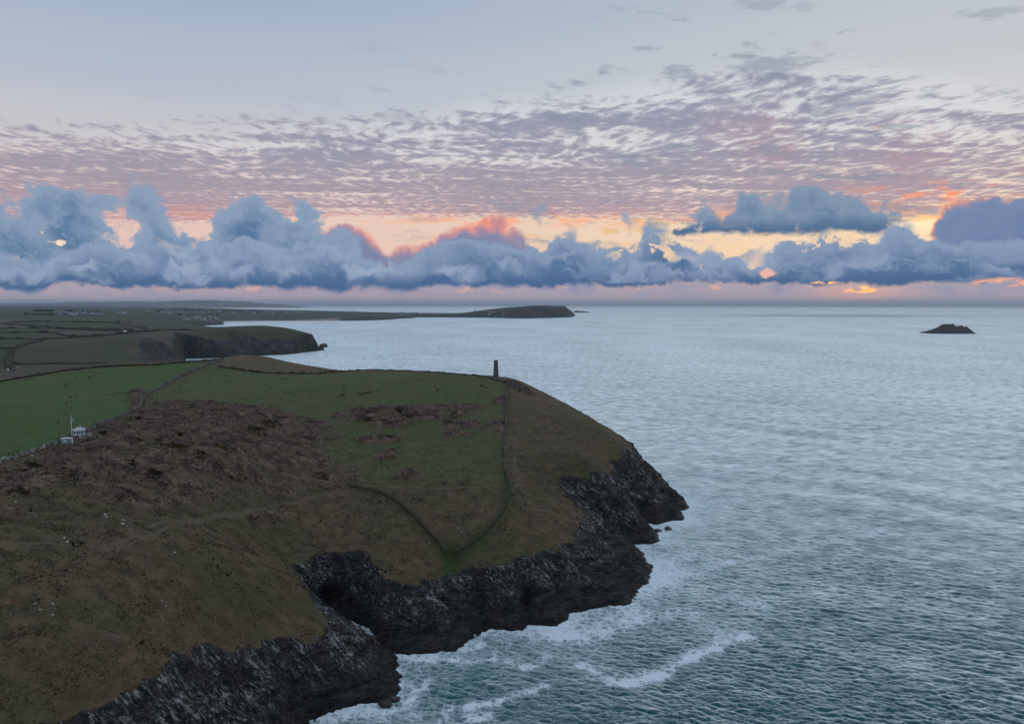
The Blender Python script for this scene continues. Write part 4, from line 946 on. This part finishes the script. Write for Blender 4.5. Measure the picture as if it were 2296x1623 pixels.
def stone_mat():
    m, t, b = material('daymark_stone'); tc = t.n.new('ShaderNodeTexCoord'); p = S(t, tc.outputs['Object']); x, y, z = t.sep(p)
    a = t.math('ARCTAN2', y, x); br_ = t.n.new('ShaderNodeTexBrick'); t.put(br_.inputs['Vector'], t.comb(a*1.7, z, 0.0))
    br_.inputs['Scale'].default_value = 1.6; br_.inputs['Color1'].default_value = (0.21, 0.175, 0.16, 1); br_.inputs['Color2'].default_value = (0.105, 0.092, 0.088, 1); br_.inputs['Mortar'].default_value = (0.045, 0.042, 0.04, 1)
    br_.inputs['Mortar Size'].default_value = 0.03; c_ = S(t, br_.outputs['Color']); n = t.noise(p, 0.8, 4, 0.6)
    t.put(b.inputs['Base Color'], t.mix(t.step(0.4, 0.7, n)*0.6, c_, (0.07, 0.068, 0.05))); b.inputs['Roughness'].default_value = 0.95; t.put(b.inputs['Normal'], t.bump(n, 0.1)); return m
M_day = stone_mat()
gx0, gy0, gz0 = G(1112, 845.5); tw = thing('daymark_tower', 'tall tapering round stone tower standing alone on the brow of the headland', 'tower', (gx0, gy0, gz0 - 0.5))
bm_obj('shaft', lambda bm: lathe(bm, [(2.06, 0), (1.98, 0.5), (1.9, 2), (1.77, 4), (1.63, 6.5), (1.5, 9), (1.36, 11.6), (1.34, 12.0), (0.9, 12.0), (0.95, 9.0)], 28, 0.025, 3), M_day, tw)
bm_obj('coping', lambda bm: lathe(bm, [(1.32, 12.003), (1.40, 12.01), (1.41, 12.28), (1.34, 12.42), (0.92, 12.42), (0.90, 12.003)], 28, 0.03, 5), M_day, tw)

# ------------------------------------------------------------------ coast lookout, mast, shed
M_white = simple_mat('white_paint', (0.88, 0.89, 0.90), 0.6, 0.03, 3); M_roof = simple_mat('pale_roof_felt', (0.55, 0.58, 0.62), 0.7, 0.15, 2)
M_glass = simple_mat('dark_window_glass', (0.03, 0.06, 0.08), 0.12, 0.1, 1); M_teal = simple_mat('blue_green_paint', (0.05, 0.12, 0.14), 0.6, 0.1, 2)
M_shed = simple_mat('pale_green_sheet_metal', (0.20, 0.30, 0.30), 0.55, 0.14, 1.6); M_shedroof = simple_mat('pale_metal_roof', (0.52, 0.56, 0.55), 0.5, 0.1, 1.5); M_metal = simple_mat('grey_metal', (0.40, 0.42, 0.45), 0.5, 0.1, 4)
M_flag = simple_mat('flag_cloth', (0.45, 0.68, 0.70), 0.8, 0.1, 3); M_black = simple_mat('black_trim', (0.03, 0.03, 0.035), 0.6, 0.1, 3)
hx, hy, hz = G(178, 980.5); gzm = float(np.max(hgt(hx + np.array([-2,0,2,0]), hy + np.array([0,-2,0,2]))))
hz += 0.35; hut = thing('lookout_hut', 'small white coast lookout hut with dark front windows and cluttered flat roof', 'hut', (hx, hy, hz), math.radians(33)); hut.scale = (1.03, 1.03, 1.15)
FR = [(-2.0, 1.5), (-2.0, -0.55), (-1.15, -1.5), (1.15, -1.5), (2.0, -0.55), (2.0, 1.5)]          # plan: bayed front looks to -y
def prism(bm, plan, z0, z1):
    a = [bm.verts.new((x, y, z0)) for x, y in plan]; b = [bm.verts.new((x, y, z1)) for x, y in plan]; n = len(plan)
    for k in range(n): bm.faces.new((a[k], a[(k+1) % n], b[(k+1) % n], b[k]))
    bm.faces.new(a[::-1]); bm.faces.new(b)
bm_obj('wall', lambda bm: prism(bm, FR, -1.0, 2.45), M_white, hut)
roof = bm_obj('roof', lambda bm: prism(bm, [(x*1.08, y*1.10) for x, y in FR], 2.453, 2.62), M_roof, hut)
def on_face(bm, p, q, u0, u1, z0, z1, out0, out1):
    p = Vector((*p, 0)); q = Vector((*q, 0)); d = (q-p); nrm = Vector((d.y, -d.x, 0)).normalized(); vs = []
    for o in (out0, out1):
        for u, z in ((u0, z0), (u1, z0), (u1, z1), (u0, z1)): vs.append(bm.verts.new(p + d*u + nrm*o + Vector((0, 0, z))))
    for f in ((3,2,1,0), (4,5,6,7), (0,1,5,4), (1,2,6,5), (2,3,7,6), (3,0,4,7)): bm.faces.new([vs[k] for k in f])
def add_window(parent, p, q, u0, u1, z0, z1):
    w = bm_obj('window', lambda bm: on_face(bm, p, q, u0, u1, z0, z1, -0.05, 0.02), M_glass, parent)
    e = 0.05/ (Vector((*q,0))-Vector((*p,0))).length
    def fr(bm):
        on_face(bm, p, q, u0-e, u0, z0-0.05, z1+0.05, -0.05, 0.045); on_face(bm, p, q, u1, u1+e, z0-0.05, z1+0.05, -0.05, 0.045)
        on_face(bm, p, q, u0, u1, z1, z1+0.05, -0.05, 0.042); on_face(bm, p, q, u0, u1, z0-0.05, z0, -0.05, 0.042)
    bm_obj('frame', fr, M_white, w)
add_window(hut, FR[1], FR[2], 0.15, 0.85, 1.15, 2.15)
for u in (0.05, 0.375, 0.70): add_window(hut, FR[2], FR[3], u, u+0.25, 1.15, 2.15)
add_window(hut, FR[3], FR[4], 0.15, 0.85, 1.15, 2.15)
add_window(hut, FR[0], FR[1], 0.55, 0.9, 1.2, 2.1)
dr = bm_obj('door', lambda bm: on_face(bm, FR[0], FR[1], 0.10, 0.42, -0.2, 2.05, -0.05, 0.05), M_teal, hut); bm_obj('handle', lambda bm: on_face(bm, FR[0], FR[1], 0.37, 0.39, 0.95, 1.1, 0.05, 0.10), M_metal, dr)
bm_obj('plaque', lambda bm: on_face(bm, FR[3], FR[4], 0.2, 0.55, 0.55, 0.8, 0.0, 0.03), M_black, hut)
from mathutils import Matrix
bm_obj('solar_panel', lambda bm: box(bm, -0.9, 0.9, -0.35, 0.75, 2.95, 3.0, Matrix.Rotation(math.radians(24), 3, 'X')), M_roof, roof)
def rail(bm):
    q = [(-1.9, 1.4), (-1.9, -0.5), (-1.1, -1.4), (1.1, -1.4), (1.9, -0.5), (1.9, 1.4)]
    for x, y in q: tube(bm, (x, y, 2.6), (x, y, 3.05), 0.03, 0.03, 5)
    for a, b in zip(q[:-1], q[1:]): tube(bm, (*a, 3.05), (*b, 3.05), 0.025, 0.025, 5)
bm_obj('railing', rail, M_metal, roof)
bm_obj('aerial', lambda bm: tube(bm, (0.5, 0.5, 2.6), (0.5, 0.5, 4.6), 0.035, 0.02, 5), M_metal, roof); bm_obj('aerial', lambda bm: tube(bm, (1.6, -0.3, 2.6), (1.6, -0.3, 3.7), 0.03, 0.02, 5), M_metal, roof)
mxp = hut.matrix_basis @ Vector((-2.5, 0.1, 0)); mast = thing('signal_mast', 'white flag mast with a cross yard beside the white lookout hut', 'mast', (mxp.x, mxp.y, float(hgt(mxp.x, mxp.y)[0])), math.radians(33))
bm_obj('pole', lambda bm: tube(bm, (0, 0, -0.5), (0, 0, 8.6), 0.12, 0.075, 10), M_white, mast); bm_obj('yard', lambda bm: tube(bm, (-1.05, 0, 5.9), (1.05, 0, 6.15), 0.05, 0.05, 8), M_white, mast)
bm_obj('ball', lambda bm: lathe(bm, [(0.01, 8.6), (0.10, 8.66), (0.13, 8.74), (0.10, 8.82), (0.01, 8.88)], 10), M_white, mast)
def stays(bm):
    for a in (0.6, 2.7, 4.8): tube(bm, (0, 0, 5.8), (2.0*math.cos(a), 2.0*math.sin(a), 0.0), 0.012, 0.012, 4)
bm_obj('stay', stays, M_metal, mast)
def flag(bm):
    g = [[bm.verts.new((0.08 + 0.9*u/8, 0.09*math.sin(u*1.3)*(u/8+0.3), 7.55 - 0.55*v/5 - 0.28*u/8)) for u in range(9)] for v in range(6)]
    for v in range(5):
        for u in range(8): bm.faces.new((g[v][u], g[v][u+1], g[v+1][u+1], g[v+1][u]))
fo_ = bm_obj('flag', flag, M_flag); fo_.location = mast.location; fo_.rotation_euler = mast.rotation_euler; tag(fo_, 'small pale blue flag flying near the top of the white mast', 'flag')
sx_, sy_, sz_ = G(151, 995); shed = thing('equipment_shed', 'pale green flat roofed metal shed with light panels, in front of the lookout hut', 'shed', (sx_, sy_, sz_ - 0.1), math.radians(14))
def shedbody(bm): box(bm, -1.75, 1.75, -1.2, 1.2, -0.6, 2.25)
bm_obj('wall', shedbody, M_shed, shed); bm_obj('roof', lambda bm: prism(bm, [(-1.87, 1.32), (-1.87, -1.32), (1.87, -1.32), (1.87, 1.32)], 2.253, 2.37), M_shedroof, shed)
bm_obj('window', lambda bm: box(bm, -0.95, 0.15, -1.235, -1.19, 1.05, 1.65), M_white, shed); bm_obj('door', lambda bm: box(bm, 1.74, 1.79, -0.35, 0.55, 0.25, 2.0), M_white, shed)
def ribs(bm):
    for k in range(9): box(bm, -1.70+k*0.42, -1.66+k*0.42, -1.215, -1.19, -0.3, 2.2)
bm_obj('cladding_rib', ribs, M_shed, shed)
tl = [hut.matrix_basis @ Vector(q) for q in [(-2.2, -2.6, 0), (0.5, -3.3, 0), (2.9, -2.2, 0), (4.0, 0.2, 0), (3.6, 1.6, 0)]]
wall('terrace_wall', 'low curved stone wall round the terrace of the white lookout hut', 'stone wall', smooth_poly([(v.x, v.y) for v in tl], 5), hgt, 0.9, 0.7, 0.3, 1.4, PALE[:4], 31, M_stone)

# ------------------------------------------------------------------ cattle
def cow_mesh(rs):
    r = random.Random(rs); me = bpy.data.meshes.new('cow')
    v = [(0,0,1.05),(0.55,0,1.10),(0.85,0,1.12),(1.15,0,1.28),(1.42,0,1.30),(1.68,0,1.12),(-0.55,0,1.10),(-0.85,0,1.12),(-0.98,0,0.75),
         (0.65,0.20,0.80),(0.66,0.20,0.42),(0.65,0.20,0.04),(0.65,-0.20,0.80),(0.72,-0.20,0.42),(0.74,-0.20,0.04),(-0.75,0.20,0.82),(-0.86,0.20,0.45),(-0.80,0.20,0.04),(-0.75,-0.20,0.82),(-0.80,-0.20,0.45),(-0.72,-0.20,0.04),(1.42,0.20,1.42),(1.42,-0.20,1.42)]
    e = [(0,1),(1,2),(2,3),(3,4),(4,5),(0,6),(6,7),(7,8),(1,9),(9,10),(10,11),(1,12),(12,13),(13,14),(6,15),(15,16),(16,17),(6,18),(18,19),(19,20),(4,21),(4,22)]
    R = [.40,.37,.30,.20,.16,.10,.38,.28,.04,.15,.085,.07,.15,.085,.07,.17,.09,.07,.17,.09,.07,.05,.05]
    if r.random() < 0.6:
        for k, d in ((3,(0.05,0,-0.3)),(4,(0.0,0,-0.75)),(5,(-0.02,0,-0.95)),(21,(0,0,-0.75)),(22,(0,0,-0.75))): v[k] = tuple(a+b for a, b in zip(v[k], d))
    me.from_pydata(v, e, []); o = bpy.data.objects.new('tmp', me); C.objects.link(o); o.modifiers.new('s', 'SKIN'); o.modifiers.new('u', 'SUBSURF').levels = 1
    for k, sv in enumerate(me.skin_vertices[0].data): sv.radius = (R[k], R[k]); sv.use_root = (k == 0)
    dg = bpy.context.evaluated_depsgraph_get(); out = bpy.data.meshes.new_from_object(o.evaluated_get(dg)); bpy.data.objects.remove(o); out.name = 'cow'; out.materials.clear(); return out
M_cow = simple_mat('red_brown_hide', (0.060, 0.030, 0.020), 0.8, 0.3, 2)
cm = [cow_mesh(1), cow_mesh(2), cow_mesh(5)]
for k, (px, py, rz, lab) in enumerate([(765,889.5,0.3,'brown cow at the left, rear one of the line of cattle'), (769.5,888.2,0.5,'brown cow beside the rearmost of the cattle, behind the gap'), (805,885.6,0.1,'brown cow just ahead of the gap in the line of cattle'),
                                       (811,885.0,2.9,'third brown cow from the right end of the line'), (817,884.2,0.4,'brown cow second from the right end of the line'), (822,882.6,0.2,'brown cow just left of the leading pair'), (828,881.6,0.3,'leading brown cow at the right end of the line')]):
    x, y, z = G(px, py); o = link('cow', cm[k % 3].copy()); o.data.materials.append(M_cow); o.location = (x, y, z - 0.03); o.rotation_euler = (0, 0, rz); tag(o, lab, 'cow', 'cattle walking in a line across the green field')

# ------------------------------------------------------------------ boulders and rocks
def rock_mesh(rs, n=2, flat=0.7):
    import bmesh
    bm = bmesh.new(); bmesh.ops.create_icosphere(bm, subdivisions=3, radius=1.0); r = np.random.default_rng(rs)
    co = np.array([v.co[:] for v in bm.verts]); o = r.random(3)*50; ax = r.normal(size=(7, 3)); ax /= np.linalg.norm(ax, axis=1)[:, None]
    d = np.ones(len(co))
    for a in ax: d = np.minimum(d, (0.62 + 0.25*r.random())/np.maximum(co@a, 0.05))
    d = np.minimum(d, 1.15)*(1 + 0.14*fbm(co[:, 0]*3+o[0], co[:, 1]*3+co[:, 2]*2+o[1], 1.0, 3))
    for v, p, k in zip(bm.verts, co, d): v.co = Vector(p*k); v.co.z *= flat
    me = bpy.data.meshes.new('boulder'); bm.to_mesh(me); bm.free(); return me
M_pale = simple_mat('pale_lichen_stone', (0.42, 0.42, 0.41), 0.9, 0.35, 1.2); M_grey = simple_mat('grey_stone', (0.26, 0.25, 0.24), 0.9, 0.4, 1.2); M_wet = simple_mat('wet_dark_rock', (0.022, 0.021, 0.021), 0.4, 0.5, 1.0)
rks = [rock_mesh(k) for k in range(6)]
bl = [(236,1154,1.0,1,'upper pale boulder of the pair beside the dark bracken mound'), (238,1160,0.8,1,'lower pale boulder of the pair beside the dark bracken mound'), (277,1166,0.9,1,'pale boulder at the top of the stony scarp'), (275,1176,1.0,1,'largest pale boulder on the stony scarp'),
      (283,1180,0.6,0,'grey boulder below the stony scarp'), (294,1188,0.7,0,'grey boulder lowest on the stony scarp'), (144,1207,0.7,1,'pale boulder uphill of the round bracken patch'), (152,1216,0.8,1,'pale boulder beside the round bracken patch'), (159,1222,0.6,0,'grey boulder at the rim of the round bracken patch'), (171,1233,0.5,0,'small grey boulder inside the round bracken patch'),
      (392,1240,0.75,1,'bright lone boulder in the middle of the open slope'), (79,1353,0.5,1,'pale stone leftmost of the four on the lower slope'), (90,1368,0.55,1,'pale stone lower left of the four on the lower slope'), (118,1356,0.5,1,'pale stone upper right of the four on the lower slope'), (118,1380,0.5,1,'pale stone lowest of the four on the lower slope'),
      (363,1348,0.7,0,'grey rock on the slope above the near cliff path'), (372,1361,0.8,0,'grey rock beside the slope path, lower one'), (35,1126,0.6,1,'pale stone on the grass far to the left'), (688,1129,0.6,1,'pale boulder at the end of the short path'), (1028,1184,0.8,1,'pale boulder above the green gully'), (1034,1194,1.0,0,'largest grey boulder above the green gully'), (1022,1181,0.6,0,'small grey boulder above the green gully'),
      (963,1219,0.6,1,'white stone on the slope beside the gully bank'), (486,962,0.7,1,'white stone far up in the bracken near the field corner'), (72,1022,0.9,1,'white boulder against the pale stone wall')]
for k, (px, py, sc_, pale, lab) in enumerate(bl):
    x, y, z = G(px, py); o = link('boulder', rks[k % 6].copy(), M_pale if pale else M_grey); sc_ *= 0.62; o.location = (x, y, z + sc_*0.1); o.scale = (sc_*(0.8 + 0.4*((k*7) % 5)/4), sc_*0.75, sc_*(0.6 + 0.5*((k*3) % 4)/3)); o.rotation_euler = (0, 0, k*1.3); tag(o, lab, 'boulder', 'boulders on the grassy slope')
for k, (px, py, sc_, lab) in enumerate([(1474,1190,2.2,'dark rock in the surf, nearer one of the pair off the point'), (1498,1186,2.4,'dark rock in the surf, outer one of the pair off the point'), (864,1578,2.3,'large dark rock in white water off the near promontory'), (884,1568,1.7,'outermost dark rock in white water off the near promontory'),
                                        (838,1562,1.6,'dark rock close against the near promontory'), (1429,1258,2.4,'dark knob of rock at the foot of the middle buttress'), (1407,1318,1.3,'small dark rock awash below the middle buttress'), (850,1556,1.3,'small dark rock between promontory and large surf rock')]):
    x, y, _ = W(px, py, 0.0); o = link('sea_rock', rks[(k+2) % 6].copy(), M_wet); o.location = (x, y, 0.1); o.scale = (sc_*1.25, sc_*0.85, sc_*0.85); o.rotation_euler = (0.1, 0.15, k*0.9 + 0.4); tag(o, lab, 'rock', 'rocks in the surf')
for px, py, s_, lab in [(18,830,1.5,'white bale lying leftmost at the foot of the farm track'), (29,829,1.1,'white bale in the middle at the foot of the farm track'), (41,827,1.3,'white bale rightmost at the foot of the farm track')]:
    x, y, z = MG(px, py); o = bm_obj('wrapped_bale', lambda bm: lathe(bm, [(0.01, -0.75), (0.55, -0.74), (0.66, -0.6), (0.68, 0), (0.66, 0.6), (0.55, 0.74), (0.01, 0.75)], 16, 0.02), M_white, smooth=True); o.location = (x, y, z + 0.62*s_); o.scale = (s_, s_, s_*1.1); o.rotation_euler = (1.57, 0, 0.6); tag(o, lab, 'bale', 'white bales by the farm track')

# ------------------------------------------------------------------ village far away, trees
M_hw = [simple_mat('white_render', (0.62, 0.64, 0.66), 0.8, 0.08, 0.5), simple_mat('grey_render', (0.30, 0.31, 0.33), 0.8, 0.1, 0.5), simple_mat('cream_render', (0.45, 0.42, 0.38), 0.8, 0.1, 0.5)]
M_sl = simple_mat('slate', (0.075, 0.08, 0.09), 0.7, 0.2, 0.5)
def house(bm, w, d, h, rf):
    prism(bm, [(-w, -d), (w, -d), (w, d), (-w, d)], -3, h)
def houseroof(bm, w, d, h, rf):
    a = [bm.verts.new(q) for q in [(-w*1.04, -d*1.1, h+0.01), (w*1.04, -d*1.1, h+0.01), (w*1.04, d*1.1, h+0.01), (-w*1.04, d*1.1, h+0.01), (-w*1.04, 0, h+rf), (w*1.04, 0, h+rf)]]
    for f in ((0,1,5,4), (2,3,4,5), (1,2,5), (3,0,4), (3,2,1,0)): bm.faces.new([a[k] for k in f])
def house_proto(w, d, h, rf, m):
    import bmesh
    bm = bmesh.new(); house(bm, w, d, h, rf); nf = len(bm.faces); houseroof(bm, w, d, h, rf); bm.faces.ensure_lookup_table()
    for f in list(bm.faces)[nf:]: f.material_index = 1
    me = bpy.data.meshes.new('house'); bmesh.ops.recalc_face_normals(bm, faces=bm.faces); bm.to_mesh(me); bm.free(); me.materials.append(m); me.materials.append(M_sl); return me
HP = [house_proto(w, d, h, r, m) for w, d, h, r, m in [(7,4.5,5.2,3.2,M_hw[0]), (9,5,4.5,3.5,M_hw[0]), (6,5,5.5,3,M_hw[1]), (11,5,5.5,3.8,M_hw[2]), (8,4.5,3.2,2.6,M_hw[1])]]
hr = random.Random(11)
clusters = [((135,232,700.2,706.5), 26, 'white house in the far village on the plateau left of the larger village', 'houses of the left far village'), ((318,512,695.5,702.5), 62, 'house among trees in the larger far village on the skyline', 'houses of the far skyline village'),
            ((390,496,709.5,717.5), 26, 'white house in the cluster just above the far beach', 'houses above the far beach'), ((505,690,699.5,702.5), 14, 'house strung along the low skyline behind the far beach', 'houses along the low far skyline'), ((240,300,700,703), 8, 'pale low building between the two far villages', 'buildings between the far villages'), ((1040,1175,698,709), 6, 'pale house on the slope of the long far headland', 'houses on the far headland'), ((860,960,702.5,705), 6, 'house on the low neck of land before the far headland', 'houses on the neck of the far headland')]
spots = []
for (x0, x1, y0, y1), n, lab, grp in clusters:
    for k in range(n):
        px = hr.triangular(x0, x1, (x0+x1)/2); py = hr.uniform(y0, y1); x, y, z = FG(px, py); spots.append((x, y))
        me = HP[hr.choice([0, 0, 1, 1, 2, 3, 4]) if 'white' in lab else hr.choice([0, 1, 2, 2, 3, 4, 4])]
        o = bpy.data.objects.new('house', me); C.objects.link(o); o.location = (x, y, z); o.rotation_euler = (0, 0, hr.uniform(-0.6, 0.6)); q = hr.uniform(1.0, 1.5); o.scale = (q, q, q); tag(o, lab, 'house', grp)
x, y, z = FG(160, 699.8); lh = thing('house', 'far village house showing one warm lit window', 'house', (x, y, z)); bm_obj('wall', lambda bm: house(bm, 8, 5, 5.5, 3), M_hw[1], lh); bm_obj('roof', lambda bm: houseroof(bm, 8, 5, 5.5, 3), M_sl, lh)
mlit, tl_, bl_ = material('lit_window'); bl_.inputs['Emission Color'].default_value = (1.0, 0.62, 0.25, 1); bl_.inputs['Emission Strength'].default_value = 3.0
bm_obj('window', lambda bm: box(bm, -2.0, 1.5, -5.06, -4.98, 1.6, 4.2), mlit, lh)
x, y, z = MG(280, 744.5); bn = thing('barn', 'small white barn beside the hill road on the far plateau', 'barn', (x, y, z), 0.2); bm_obj('wall', lambda bm: house(bm, 3.4, 2.3, 2.6, 1.3), M_hw[0], bn); bm_obj('roof', lambda bm: houseroof(bm, 3.4, 2.3, 2.6, 1.3), M_roof, bn)
x, y, z = FG(1226, 688.2); lk = thing('lookout_station', 'low square building on the highest point of the far headland', 'building', (x, y, z), 0.1); bm_obj('wall', lambda bm: house(bm, 8, 6, 6, 2), M_hw[1], lk); bm_obj('roof', lambda bm: prism(bm, [(-8.4,-6.4),(8.4,-6.4),(8.4,6.4),(-8.4,6.4)], 6.01, 6.9), M_sl, lk)
x, y, z = FG(1262.5, 692.5); lt = thing('radio_mast', 'thin mast standing near the end of the far headland', 'mast', (x, y, z)); bm_obj('pole', lambda bm: tube(bm, (0,0,-2), (0,0,17), 1.1, 0.8, 8), M_hw[1], lt); bm_obj('top_box', lambda bm: box(bm, -1.8, 1.8, -1.8, 1.8, 17.01, 20), M_hw[1], lt)
M_tree = tinted('far_tree_leaf', sc=0.2)
def tree_mesh(rs):
    r = np.random.default_rng(rs); v, f, cl = [], [], []
    def tri(p, q, s_, c_): b = len(v); v.extend([p, q, s_]); f.append((b, b+1, b+2)); cl.extend([c_]*3)
    for k in range(5):
        a, b_ = 2*math.pi*k/5, 2*math.pi*(k+1)/5
        tri((0.5*math.cos(a), 0.5*math.sin(a), -1.5), (0.5*math.cos(b_), 0.5*math.sin(b_), -1.5), (0.1, 0, 6), (0.05, 0.042, 0.035))
    cen = np.clip(r.normal(size=(16, 3)), -1.5, 1.5)*np.array([2.3, 2.3, 1.2]) + np.array([0, 0, 5.6])
    for c_ in cen:
        tone = (0.016 + 0.022*r.random(), 0.020 + 0.020*r.random(), 0.012 + 0.008*r.random())
        for k in range(26):
            d = r.normal(size=3); d /= np.linalg.norm(d); p = c_ + d*1.5*(0.5 + 0.7*r.random()); e1, e2 = r.normal(size=3)*0.55, r.normal(size=3)*0.55
            tri(tuple(p), tuple(p+e1), tuple(p+e2), tone)
    me = mesh_np('tree', np.array(v), np.array(f), smooth=False); attr(me, 'tint', np.concatenate([np.array(cl), np.ones((len(cl), 1))], 1)); me.materials.append(M_tree); return me
TM = [tree_mesh(k) for k in range(5)]
tclust = [((70,125,697.5,700.5), 26, 'dark tree in the long copse on the far plateau at left', 'trees of the left far copse'), ((128,240,698.5,702), 24, 'dark tree beside the left far village', 'trees round the left far village'), ((310,512,695,700), 56, 'dark tree among the houses of the far skyline village', 'trees of the far skyline village'), ((500,640,699,702), 24, 'dark tree on the low skyline behind the far beach', 'trees on the low far skyline'), ((380,500,707,712), 20, 'dark tree above the houses by the far beach', 'trees above the far beach'),
          ((20,160,706,711), 30, 'dark bush on the far plateau below the copse', 'bushes on the far plateau'), ((770,960,702.5,704.5), 26, 'dark tree on the low neck of land before the far headland', 'trees on the neck of the far headland')]
for (x0, x1, y0, y1), n, lab, grp in tclust:
    for k in range(n):
        x, y, z = FG(hr.triangular(x0, x1, (x0+x1)/2), hr.uniform(y0, y1)); o = bpy.data.objects.new('tree', TM[hr.randrange(5)]); C.objects.link(o)
        q = hr.uniform(0.9, 1.9)*(0.75 if 'bush' in lab else 1); o.location = (x, y, z - 0.5); o.scale = (q*1.3, q*1.3, q); o.rotation_euler = (0, 0, hr.uniform(0, 6)); tag(o, lab, 'bush' if 'bush' in lab else 'tree', grp)

# ------------------------------------------------------------------ bracken, gorse and grass
def scatter(mask, n, seed):
    r = np.random.default_rng(seed); cellA = np.outer(np.gradient(gy), np.gradient(gx))
    px = CX + FPX*X/(Y*CP + (CAM_Z - Z)*SP); vis = (px > -60) & (px < 2360) & (Y > 120) & (dc > 2)
    w = (mask*cellA*vis).ravel(); w /= w.sum(); k = r.choice(len(w), n, p=w); i, j = np.divmod(k, len(gx))
    x = gx[j] + (r.random(n)-0.5)*np.gradient(gx)[j]; y = gy[i] + (r.random(n)-0.5)*np.gradient(gy)[i]; return x, y, hgt(x, y)
def tufts(name, mask, n, seed, h0, h1, spread, width, nb, m):
    r = np.random.default_rng(seed+50); x, y, z = scatter(mask, n, seed); sz = (h0 + (h1-h0)*r.random(n)**2)*(0.8 + 0.4*fbm(x, y, 9, 2))
    a = r.random((n, nb))*2*np.pi; d = np.stack([np.cos(a), np.sin(a)], -1); lean = spread*(0.3 + 0.7*r.random((n, nb)))[..., None]*sz[:, None, None]
    base = np.stack([x, y, z - 0.05], -1)[:, None, :] + np.concatenate([d*0.25*sz[:, None, None]*r.random((n, nb))[..., None], np.zeros((n, nb, 1))], -1)
    side = np.stack([-d[..., 1], d[..., 0], np.zeros((n, nb))], -1)*(width*sz)[:, None, None]
    tip = base + np.concatenate([d*lean, ((0.5 + 0.6*r.random((n, nb)))*sz[:, None])[..., None]], -1)
    V = np.stack([base - side*0.5, base + side*0.5, tip], 2).reshape(-1, 3); f = np.arange(len(V)).reshape(-1, 3)
    me = mesh_np(name, V, f, smooth=False); attr(me, 'rnd', np.repeat(r.random(n), nb*3)); return link(name, me, m)
def tuft_mat(name, stops):
    m, t, b = material(name); p = pos(t); v = t.math('ADD', t.attr('rnd')*0.6, t.noise(p, 0.05, 3)*0.8 - 0.2); t.put(b.inputs['Base Color'], t.ramp(v, stops, 'LINEAR')); b.inputs['Roughness'].default_value = 0.9
    b.inputs['Specular IOR Level'].default_value = 0.15; return m
M_bk = tuft_mat('bracken', [(0.0, (0.070,0.053,0.040)), (0.3, (0.120,0.087,0.070)), (0.65, (0.190,0.142,0.120)), (0.9, (0.255,0.198,0.170)), (1.0, (0.14,0.12,0.055))])
M_gt = tuft_mat('tussock', [(0.0, (0.040,0.042,0.018)), (0.4, (0.078,0.070,0.034)), (0.7, (0.125,0.098,0.055)), (1.0, (0.18,0.145,0.090))])
M_go = tuft_mat('gorse', [(0.0, (0.014,0.022,0.008)), (0.6, (0.030,0.040,0.012)), (0.8, (0.16,0.10,0.015)), (1.0, (0.20,0.12,0.02))])
tag(tufts('bracken', br*(1-path)*(0.15 + sstep(-0.25, 0.35, clump)*sstep(-0.45, 0.2, fbm(X+40, Y, 6, 3))), 80000, 1, 0.25, 0.85, 1.3, 0.65, 5, M_bk), kind='stuff')
tag(tufts('grass', (1-br)*(1-path)*(1-rock)*np.clip(1.0-green*0.93, 0, 1)*sstep(520, 200, Y)*sstep(-0.35, 0.25, fbm(X, Y, 5, 3)), 90000, 2, 0.15, 0.5, 1.3, 0.8, 4, M_gt), kind='stuff')
tag(tufts('gorse', sstep(0.35, 0.55, fbm(X+200, Y, 16, 3))*np.maximum(br, 0.03)*(1-rock), 3500, 3, 0.5, 1.3, 0.7, 0.5, 9, M_go), kind='stuff')

# ------------------------------------------------------------------ sea air
hzm = bpy.data.meshes.new('haze'); import bmesh
bm = bmesh.new(); box(bm, -60000, 60000, -41500, 45000, -12, 206); bm.to_mesh(hzm); bm.free()
m = bpy.data.materials.new('sea_air'); m.use_nodes = True; nt = m.node_tree; nt.nodes.remove(nt.nodes['Principled BSDF'])
vp = nt.nodes.new('ShaderNodeVolumePrincipled'); vp.inputs['Color'].default_value = (0.66, 0.83, 1.0, 1); vp.inputs['Density'].default_value = 3.4e-5; vp.inputs['Anisotropy'].default_value = 0.55
nt.links.new(vp.outputs[0], nt.nodes['Material Output'].inputs['Volume'])
tag(link('haze', hzm, m), kind='stuff')
